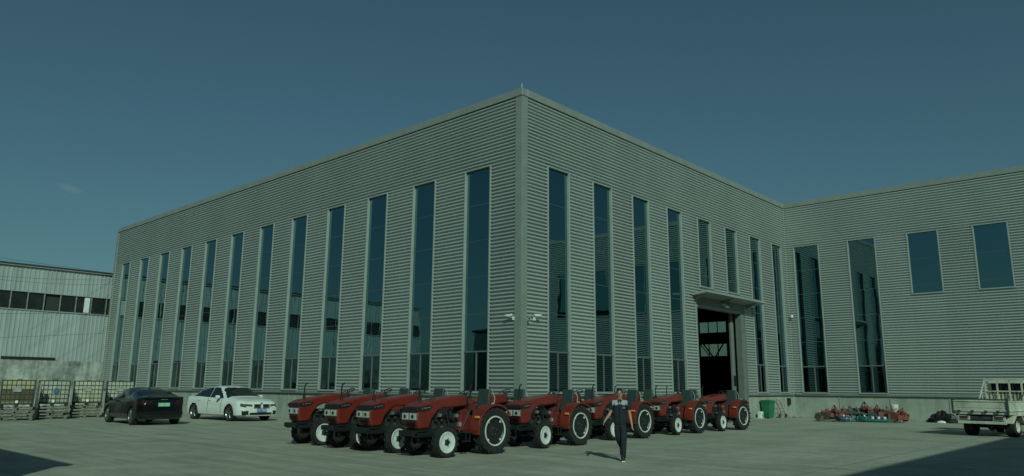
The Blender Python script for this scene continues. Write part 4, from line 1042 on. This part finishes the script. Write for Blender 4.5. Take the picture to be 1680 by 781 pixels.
def ibc(mt, label_mark, residue):
    t = thing('liquid_container', 'x', 'liquid container', (0,0,0), 0, 'caged liquid containers in a row on pallets')
    bo = MB().box(-.46,.46,-.56,.56,.14,1.10).build('tank', mt, t, bevel=.06, seg=3, smooth=50)
    mb = MB(); mb.cyl((0,0,1.10),(0,0,1.14),.09,.09,12); mb.build('cap', M['black'], bo)
    if residue: MB().box(-.465,.465,-.565,.565,.16,.78).build('residue', M['ibc_brown'], bo, bevel=.06, seg=3)
    cg = MB(); r = .011
    for s in (1,-1):
        for i in range(8):
            y = -.57+1.14*i/7; cg.cyl((s*.485,y,.12),(s*.485,y,1.10),r,r,5)
        for i in range(7):
            x = -.485+.97*i/6; cg.cyl((x,s*.585,.12),(x,s*.585,1.10),r,r,5)
    for z in (.14,.33,.52,.71,.90,1.10):
        q = [(-.49,-.59,z),(.49,-.59,z),(.49,.59,z),(-.49,.59,z),(-.49,-.59,z)]; cg.tube(q, .014 if z in(.14,1.10) else r, 6)
    for y in (-.3,.3): cg.cyl((-.49,y,1.115),(.49,y,1.115),.012,.012,5)
    cg.build('cage', M['cage'], t)
    mb = MB(); mb.box(-.5,.5,-.6,.6,.09,.12)
    for x in (-.43,0,.43):
        for y in (-.53,0,.53): mb.box(x-.06,x+.06,y-.06,y+.06,0,.09)
    mb.build('base_pallet', M['steel_dark'], t)
    mb = MB(); mb.cyl((.46,0,.21),(.56,0,.21),.045,.045,10); mb.cyl((.545,0,.21),(.565,0,.21),.06,.06,10); mb.build('outlet_valve', M['white_pl'], t)
    if label_mark:
        mb = MB(); c_ = (.08,.66); R_ = .15
        pts = []
        for i in range(16): a = 2*pi*i/16; rr = R_*(1.0 if i % 2 else .55); pts.append((c_[0]+rr*cos(a), c_[1]+rr*sin(a)))
        mb.prism(pts, .505, .508); mb.build('blue_mark', M['label_blue'], t)
    else: MB().box(.505,.508,-.18,.12,.62,.82).build('label_plate', M['galv'], t)
    return t
rot_i = radians(-14)
spots = [((-21.9,-11.6),M['ibc_yellow'],False,True,'container with yellow top half and brown dirty lower half, leftmost of the four'),
         ((-22.85,-9.80),M['ibc_white'],True,False,'caged liquid container with a blue mark on its front'),
         ((-23.85,-7.88),M['ibc_cream'],False,False,'caged pale yellow liquid container just left of the black car'),
         ((-25.0,-5.85),M['ibc_white'],False,False,'caged whitish liquid container partly hidden behind the black car')]
P0 = pallet(); fp = True
where = ['leftmost brown and yellow container','container with the blue mark','pale yellow container left of the black car','container behind the black car']
for i, ((x,y),mt,lm,rs_,lb_) in enumerate(spots):
    c_ = ibc(mt, lm, rs_); c_['label'] = lb_; c_.location = (x,y,.645); c_.rotation_euler = (0,0,rot_i+random.uniform(-.08,.08)); c_.scale = (1.04,1.14,1.13)
    for k in range(4):
        rz = rot_i+random.uniform(-.09,.09); loc = (x+random.uniform(-.05,.05), y+random.uniform(-.06,.06), .004+.158*k)
        txt = ('bottom pallet on the ground under the ','second pallet up under the ','third pallet up under the ','topmost pallet under the ')[k] + where[i]
        if fp: P0.location = loc; P0.rotation_euler = (0,0,rz); P0['label'] = txt; P0.scale = (1.05,1.15,1); fp = False
        else: dup(P0, loc, rz, txt)
ps = MB().box(-.09,.09,-.07,.07,0,1.75).build('leaning_post', M['masonry'], bevel=.01); ps.location = (-21.75,-10.85,0); ps.rotation_euler = (radians(-3),radians(2),rot_i)
tag(ps, 'grey concrete post standing between the two leftmost liquid containers', 'post')

# ------------------------------------------------------------------ wheelie bin and clutter
b_ = thing('wheelie_bin', 'green two-wheeled plastic waste bin against the plinth right of the open door', 'waste bin', (.47,21.95,0), radians(80))
bb = MB(); rs = []
for z, k_ in ((.05,.80),(.6,.92),(.98,1.0)): rs.append([(-.28*k_,-.31*k_,z),(.28*k_,-.31*k_,z),(.28*k_,.31*k_,z),(-.28*k_,.31*k_,z)])
bb.rings(rs); bb.build('bin_body', M['green_pl'], b_, bevel=.03)
MB().box(-.30,.30,-.33,.33,.94,1.0).build('bin_rim', M['green_pl'], b_, bevel=.012)
MB().prism([(-.36,1.0),(-.34,1.055),(0,1.10),(.34,1.07),(.36,1.0)],-.31,.31).build('lid', M['green_pl'], b_, bevel=.015)
MB().tube([(-.22,.36,1.02),(.22,.36,1.02)],.018).build('handle', M['green_pl'], b_)
for s in (1,-1): MB().cyl((s*.22,.26,.10),(s*.28,.26,.10),.10,.10,14).build('wheel', M['rubber'], b_)
t = thing('white_canister', 'small white canister with a dark slot standing left of the green bin', 'canister', (.34,21.15,0))
MB().box(-.13,.13,-.15,.15,0,.42).build('can_body', M['white_pl'], t, bevel=.04); MB().box(.13,.14,-.04,.05,.05,.28).build('dark_slot', M['black'], t)
t = thing('hand_cart', 'rusty two-wheeled hand cart leaning by the plinth just right of the green bin', 'hand cart', (.55,23.9,0), radians(80))
mb = MB()
for s in (1,-1): mb.tube([(s*.2,-.1,.05),(s*.2,.28,1.0),(s*.12,.34,1.08)],.018)
mb.tube([(-.12,.34,1.08),(.12,.34,1.08)],.018)
for q in (.3,.55,.8): mb.tube([(-.2,-.1+.38*q,.05+.95*q),(.2,-.1+.38*q,.05+.95*q)],.014)
mb.build('cart_frame', M['red_rust'], t); MB().box(-.22,.22,-.38,-.1,.04,.06).build('toe_plate', M['rust'], t)
for s in (1,-1): MB().cyl((s*.22,.0,.13),(s*.28,.0,.13),.13,.13,14).build('wheel', M['rubber'], t)
t = thing('grey_bucket', 'small grey bucket on the ground at the foot of the hand cart', 'bucket', (.75,23.3,0))
MB().lathe([(0,.001),(0,.13),(.28,.17),(.28,.155),(.02,.12)],(0,0,0),'z',16).build('pail', M['galv'], t, smooth=40); MB().tube([(-.16,0,.28),(-.1,.02,.40),(.1,.02,.40),(.16,0,.28)],.008).build('bail', M['black'], t)
t = thing('hose_coil', 'grey hose dropped in loose loops on the ground near the inner corner', 'hose', (1.2,24.6,0))
pts = [((.28+.04*sin(5*a))*cos(a), (.34+.05*cos(3*a))*sin(a), .025+.01*(a/6)) for a in [i*.35 for i in range(52)]] + [(.8,.2,.03),(1.3,.1,.03),(1.5,.35,.03)]
MB().tube(pts, .02, 6).build('hose', M['galv'], t)

# machine attachments in the pile
def tiller(lbl, loc, rz, col, sc=1., tip=0):
    t = thing('rotary_tiller', lbl, 'farm implement', loc, rz, 'farm implements piled along the wing wall'); t.scale = (sc*1.08,sc*1.08,sc*1.22); t.rotation_euler = (tip,0,rz)
    MB().box(-.55,.55,-.06,.06,.42,.52).build('beam', M[col], t, bevel=.01)
    MB().prism([(-.28,.20),(-.22,.36),(0,.44),(.24,.34),(.30,.18),(.26,.18),(.2,.31),(0,.40),(-.19,.33),(-.24,.2)],-.52,.52).build('cover', M[col], t, bevel=.008)
    mb = MB(); mb.cyl((-.5,0,.24),(.5,0,.24),.03,.03,8); mb.build('rotor_shaft', M['steel_dark'], t)
    for i in range(6):
        x = -.42+.168*i; mb = MB(); mb.cyl((x-.008,0,.24),(x+.008,0,.24),.07,.07,8)
        for k in range(3):
            a = k*2.09+i*.5; mb.tube([(x,.06*cos(a),.24+.06*sin(a)),(x,.2*cos(a),.24+.2*sin(a)),(x+.06,.23*cos(a+.3),.24+.23*sin(a+.3))],.014,4)
        mb.build('blade_set', M['steel_dark'], t)
    mb = MB(); mb.tube([(-.2,-.05,.5),(0,-.12,.78),(.2,-.05,.5)],.02); mb.tube([(0,-.12,.78),(0,.18,.45)],.018); mb.build('hitch_frame', M[col], t)
    MB().box(-.12,.12,-.16,.10,.44,.60).build('gearbox', M['engine_red' if col != 'teal_pl' else 'teal_pl'], t, bevel=.03)
    for s in (1,-1): MB().prism([(-.2,.12),(-.24,.45),(.2,.45),(.24,.14),(0,.05)],s*.54,s*.56).build('side_plate', M[col], t)
    return t
def plough(lbl, loc, rz, col):
    t = thing('plough', lbl, 'farm implement', loc, rz, 'farm implements piled along the wing wall')
    MB().tube([(-.6,0,.45),(.1,0,.5),(.6,.05,.42)],.04,6).build('beam', M[col], t)
    for x in (-.45,-.02,.4):
        mb = MB(); mb.tube([(x,0,.45),(x+.03,.02,.2)],.03,6); mb.build('shank', M['rust'], t)
        MB().add([(x-.12,-.05,.05),(x+.14,-.03,.06),(x+.2,.12,.28),(x-.02,.10,.34),(x-.14,.02,.2),(x-.12,-.07,.04),(x+.14,-.05,.05),(x+.2,.10,.27),(x-.02,.08,.33),(x-.14,0,.19)],[(0,1,2,3,4),(9,8,7,6,5),(0,5,6,1),(1,6,7,2),(2,7,8,3),(3,8,9,4),(4,9,5,0)]).build('share', M[col], t)
    MB().tube([(-.2,0,.47),(-.12,0,.85),(.1,0,.5)],.02,6).build('hitch_frame', M[col], t); return t
def drum(lbl, loc, rz, col, ln=.9, r=.2, name='seed_drum'):
    t = thing(name, lbl, 'farm implement', loc, rz, 'farm implements piled along the wing wall')
    MB().lathe([(-ln/2,.02),(-ln/2+.03,r*.8),(-ln/2+.1,r),(ln/2-.1,r),(ln/2-.03,r*.8),(ln/2,.02)],(0,0,r),'x',18).build('drum_body', M[col], t, smooth=40)
    for s in (-.3,.3): MB().lathe([(-.015,r+.012),(.015,r+.012),(.015,r-.01),(-.015,r-.01)],(s*ln,0,r),'x',18,close=True).build('hoop', M['galv'], t)
    MB().cyl((.1,0,2*r-.02),(.1,0,2*r+.08),.05,.05,10).build('filler_cap', M['white_pl'], t); return t
yq = lambda x: 20.4 + (x-4.2)*.42
W_ = lambda x, dy=0: (x-.42, yq(x)+dy, 0)
tiller('rusty dark rotary implement at the far left end of the implement pile', W_(4.55,.2), 1.2, 'rust', .8, .3)
tiller('faded red rotary tiller second from the left end of the implement pile', W_(5.15,.2), .3, 'red_rust', .95)
tiller('faded red rotary tiller behind the blue drum in the implement pile', W_(5.75,.55), .7, 'red_rust', .9)
drum('blue drum lying at the front edge of the implement pile', W_(5.55,-.1), .35, 'blue_p', .8, .15)
plough('teal plough with a raised handle in the middle of the implement pile', W_(5.95,.15), .5, 'teal_pl')
drum('teal drum lying at the front of the implement pile, right of the blue drum', W_(6.5,.0), -.2, 'teal_pl', .8, .155)
tiller('black rotary tiller standing high in the back of the implement pile', W_(6.45,.65), .25, 'steel_dark', 1.15)
tiller('faded red rotary tiller behind the low teal frame in the implement pile', W_(7.05,.6), .1, 'red_rust', 1.0)
tr_ = thing('seeder_frame', 'low teal frame with white hoppers at the right front of the implement pile', 'farm implement', W_(7.35,.0), .3, 'farm implements piled along the wing wall')
MB().box(-.6,.6,-.2,.2,.04,.18).build('tray', M['teal_pl'], tr_, bevel=.02)
for x in (-.45,-.15,.15,.45): MB().lathe([(0,.07),(.12,.09),(.12,.001)],(x,0,.18),'z',12).build('hopper', M['white_pl'], tr_)
plough('rust-brown plough with white top leaning at the back right of the pile', W_(7.55,.6), -.4, 'red_rust')
tiller('faded red rotary tiller at the far right end of the implement pile', W_(8.05,.2), 1.3, 'red_rust', .9, .25)
hp = MB(); pts = [(.55*cos(a)*(1-.2*(a/9)), .35*sin(a), .03+.012*a) for a in [i*.3 for i in range(36)]]; ho_ = hp.tube(pts,.022,6).build('pale_hose', M['wood']); ho_.location = W_(4.9,-.35); tag(ho_, 'pale hose lying in loops in front of the left end of the pile', 'hose')
def motor(lbl, loc, rz, col, h_=.5):
    t = thing('small_engine', lbl, 'engine', loc, rz, 'farm implements piled along the wing wall')
    MB().box(-.2,.2,-.16,.16,.08,h_).build('crankcase', M[col], t, bevel=.03)
    MB().cyl((.2,0,.26),(.28,0,.26),.17,.17,16).build('flywheel', M['steel_dark'], t)
    MB().cyl((-.05,0,h_),(-.05,0,h_+.14),.10,.08,10).build('cylinder_head', M['engine'], t)
    MB().box(-.18,.12,-.2,-.1,h_+.02,h_+.16).build('fuel_tank', M['red_rust'], t, bevel=.03)
    MB().tube([(.05,.1,h_),(.12,.16,h_+.2),(.25,.2,h_+.24)],.025,6).build('exhaust', M['rust'], t)
    MB().box(-.26,.26,-.2,.2,0,.08).build('skid', M['rust'], t); return t
motor('small dark engine at the left end of the implement pile, on a skid', W_(4.75,-.05), .4, 'steel_dark', .45)
motor('small red engine between the two left red tillers of the pile', W_(5.5,.35), 1.1, 'red_rust', .55)
motor('small dark engine on a skid behind the teal drum', W_(6.75,.35), .7, 'engine', .6)
motor('small red engine behind the low teal frame with white hoppers', W_(7.25,.35), 2.0, 'red_rust', .55)
motor('small rusty engine right of the low teal frame, near the pile end', W_(7.85,-.05), .2, 'rust', .5)
plough('rusty plough lying across the left red tillers of the pile', W_(5.2,.0), 2.4, 'rust')
plough('pale grey plough in front of the black tiller in the pile middle', W_(6.2,.35), -.6, 'galv')
t = thing('white_hopper', 'white funnel hopper standing on legs at the right back of the implement pile', 'hopper', W_(7.75,.85), 0, 'farm implements piled along the wing wall')
MB().lathe([(.5,.06),(.72,.20),(.95,.22),(.95,.20),(.73,.17),(.5,.03)],(0,0,0),'z',14).build('funnel', M['white_pl'], t, smooth=40)
for q in ((.2,.15),(-.2,.15),(0,-.2)): MB().cyl((q[0],q[1],0),(q[0]*.5,q[1]*.5,.75),.02,.02,6).build('leg', M['rust'], t)
# black heap
t = thing('tarpaulin_heap', 'heap of crumpled black tarpaulin and old tyres with a white bag, left of the truck', 'tarpaulin', (9.35,24.3,0), .1); t.scale = (1.05,1,.8)
rs = []; rng = random.Random(3)
for i in range(9):
    q = i/8; z = .62*q; k_ = cos(q*pi/2)**.6
    rs.append([((.72*k_+.17*rng.uniform(-1,1))*cos(a), (.5*k_+.14*rng.uniform(-1,1))*sin(a)+.05, z*(1+.45*rng.uniform(-1,1))+.004) for a in [2*pi*j/18 for j in range(18)]])
MB().rings(rs).build('tarpaulin', M['black'], t, smooth=20)
rs = []
for i in range(6):
    q = i/5; k_ = cos(q*pi/2)**.5; rs.append([(-.05+.20*k_*cos(a)+.03*sin(3*a), -.52+.12*k_*sin(a), .15*q+.004) for a in [2*pi*j/14 for j in range(14)]])
MB().rings(rs).build('white_bag', M['white_pl'], t, smooth=50)
for (dx,dy,h_) in ((-.35,.1,.55),(.0,.15,.75),(.3,.05,.6)):
    MB().lathe([(-.09,.14),(-.09,.24),(-.05,.28),(.05,.28),(.09,.24),(.09,.14)],(dx,dy,.33),'y',20).build('old_tyre', M['rubber'], t, smooth=40)
t = thing('scrap_frames', 'tangle of rusty pale metal frames between the black heap and the truck', 'scrap metal', (10.9,23.2,0), .3)
mb = MB(); rng = random.Random(5)
for i in range(16):
    a = Vector((rng.uniform(-.6,.6), rng.uniform(-.4,.4), rng.uniform(.03,.5))); b_2 = a+Vector((rng.uniform(-.7,.7), rng.uniform(-.3,.3), rng.uniform(-.1,.6))); b_2.z = max(.03, b_2.z); mb.cyl(a, b_2, .022, .022, 6)
mb.build('scrap_bars', M['galv'], t, kind='stuff')
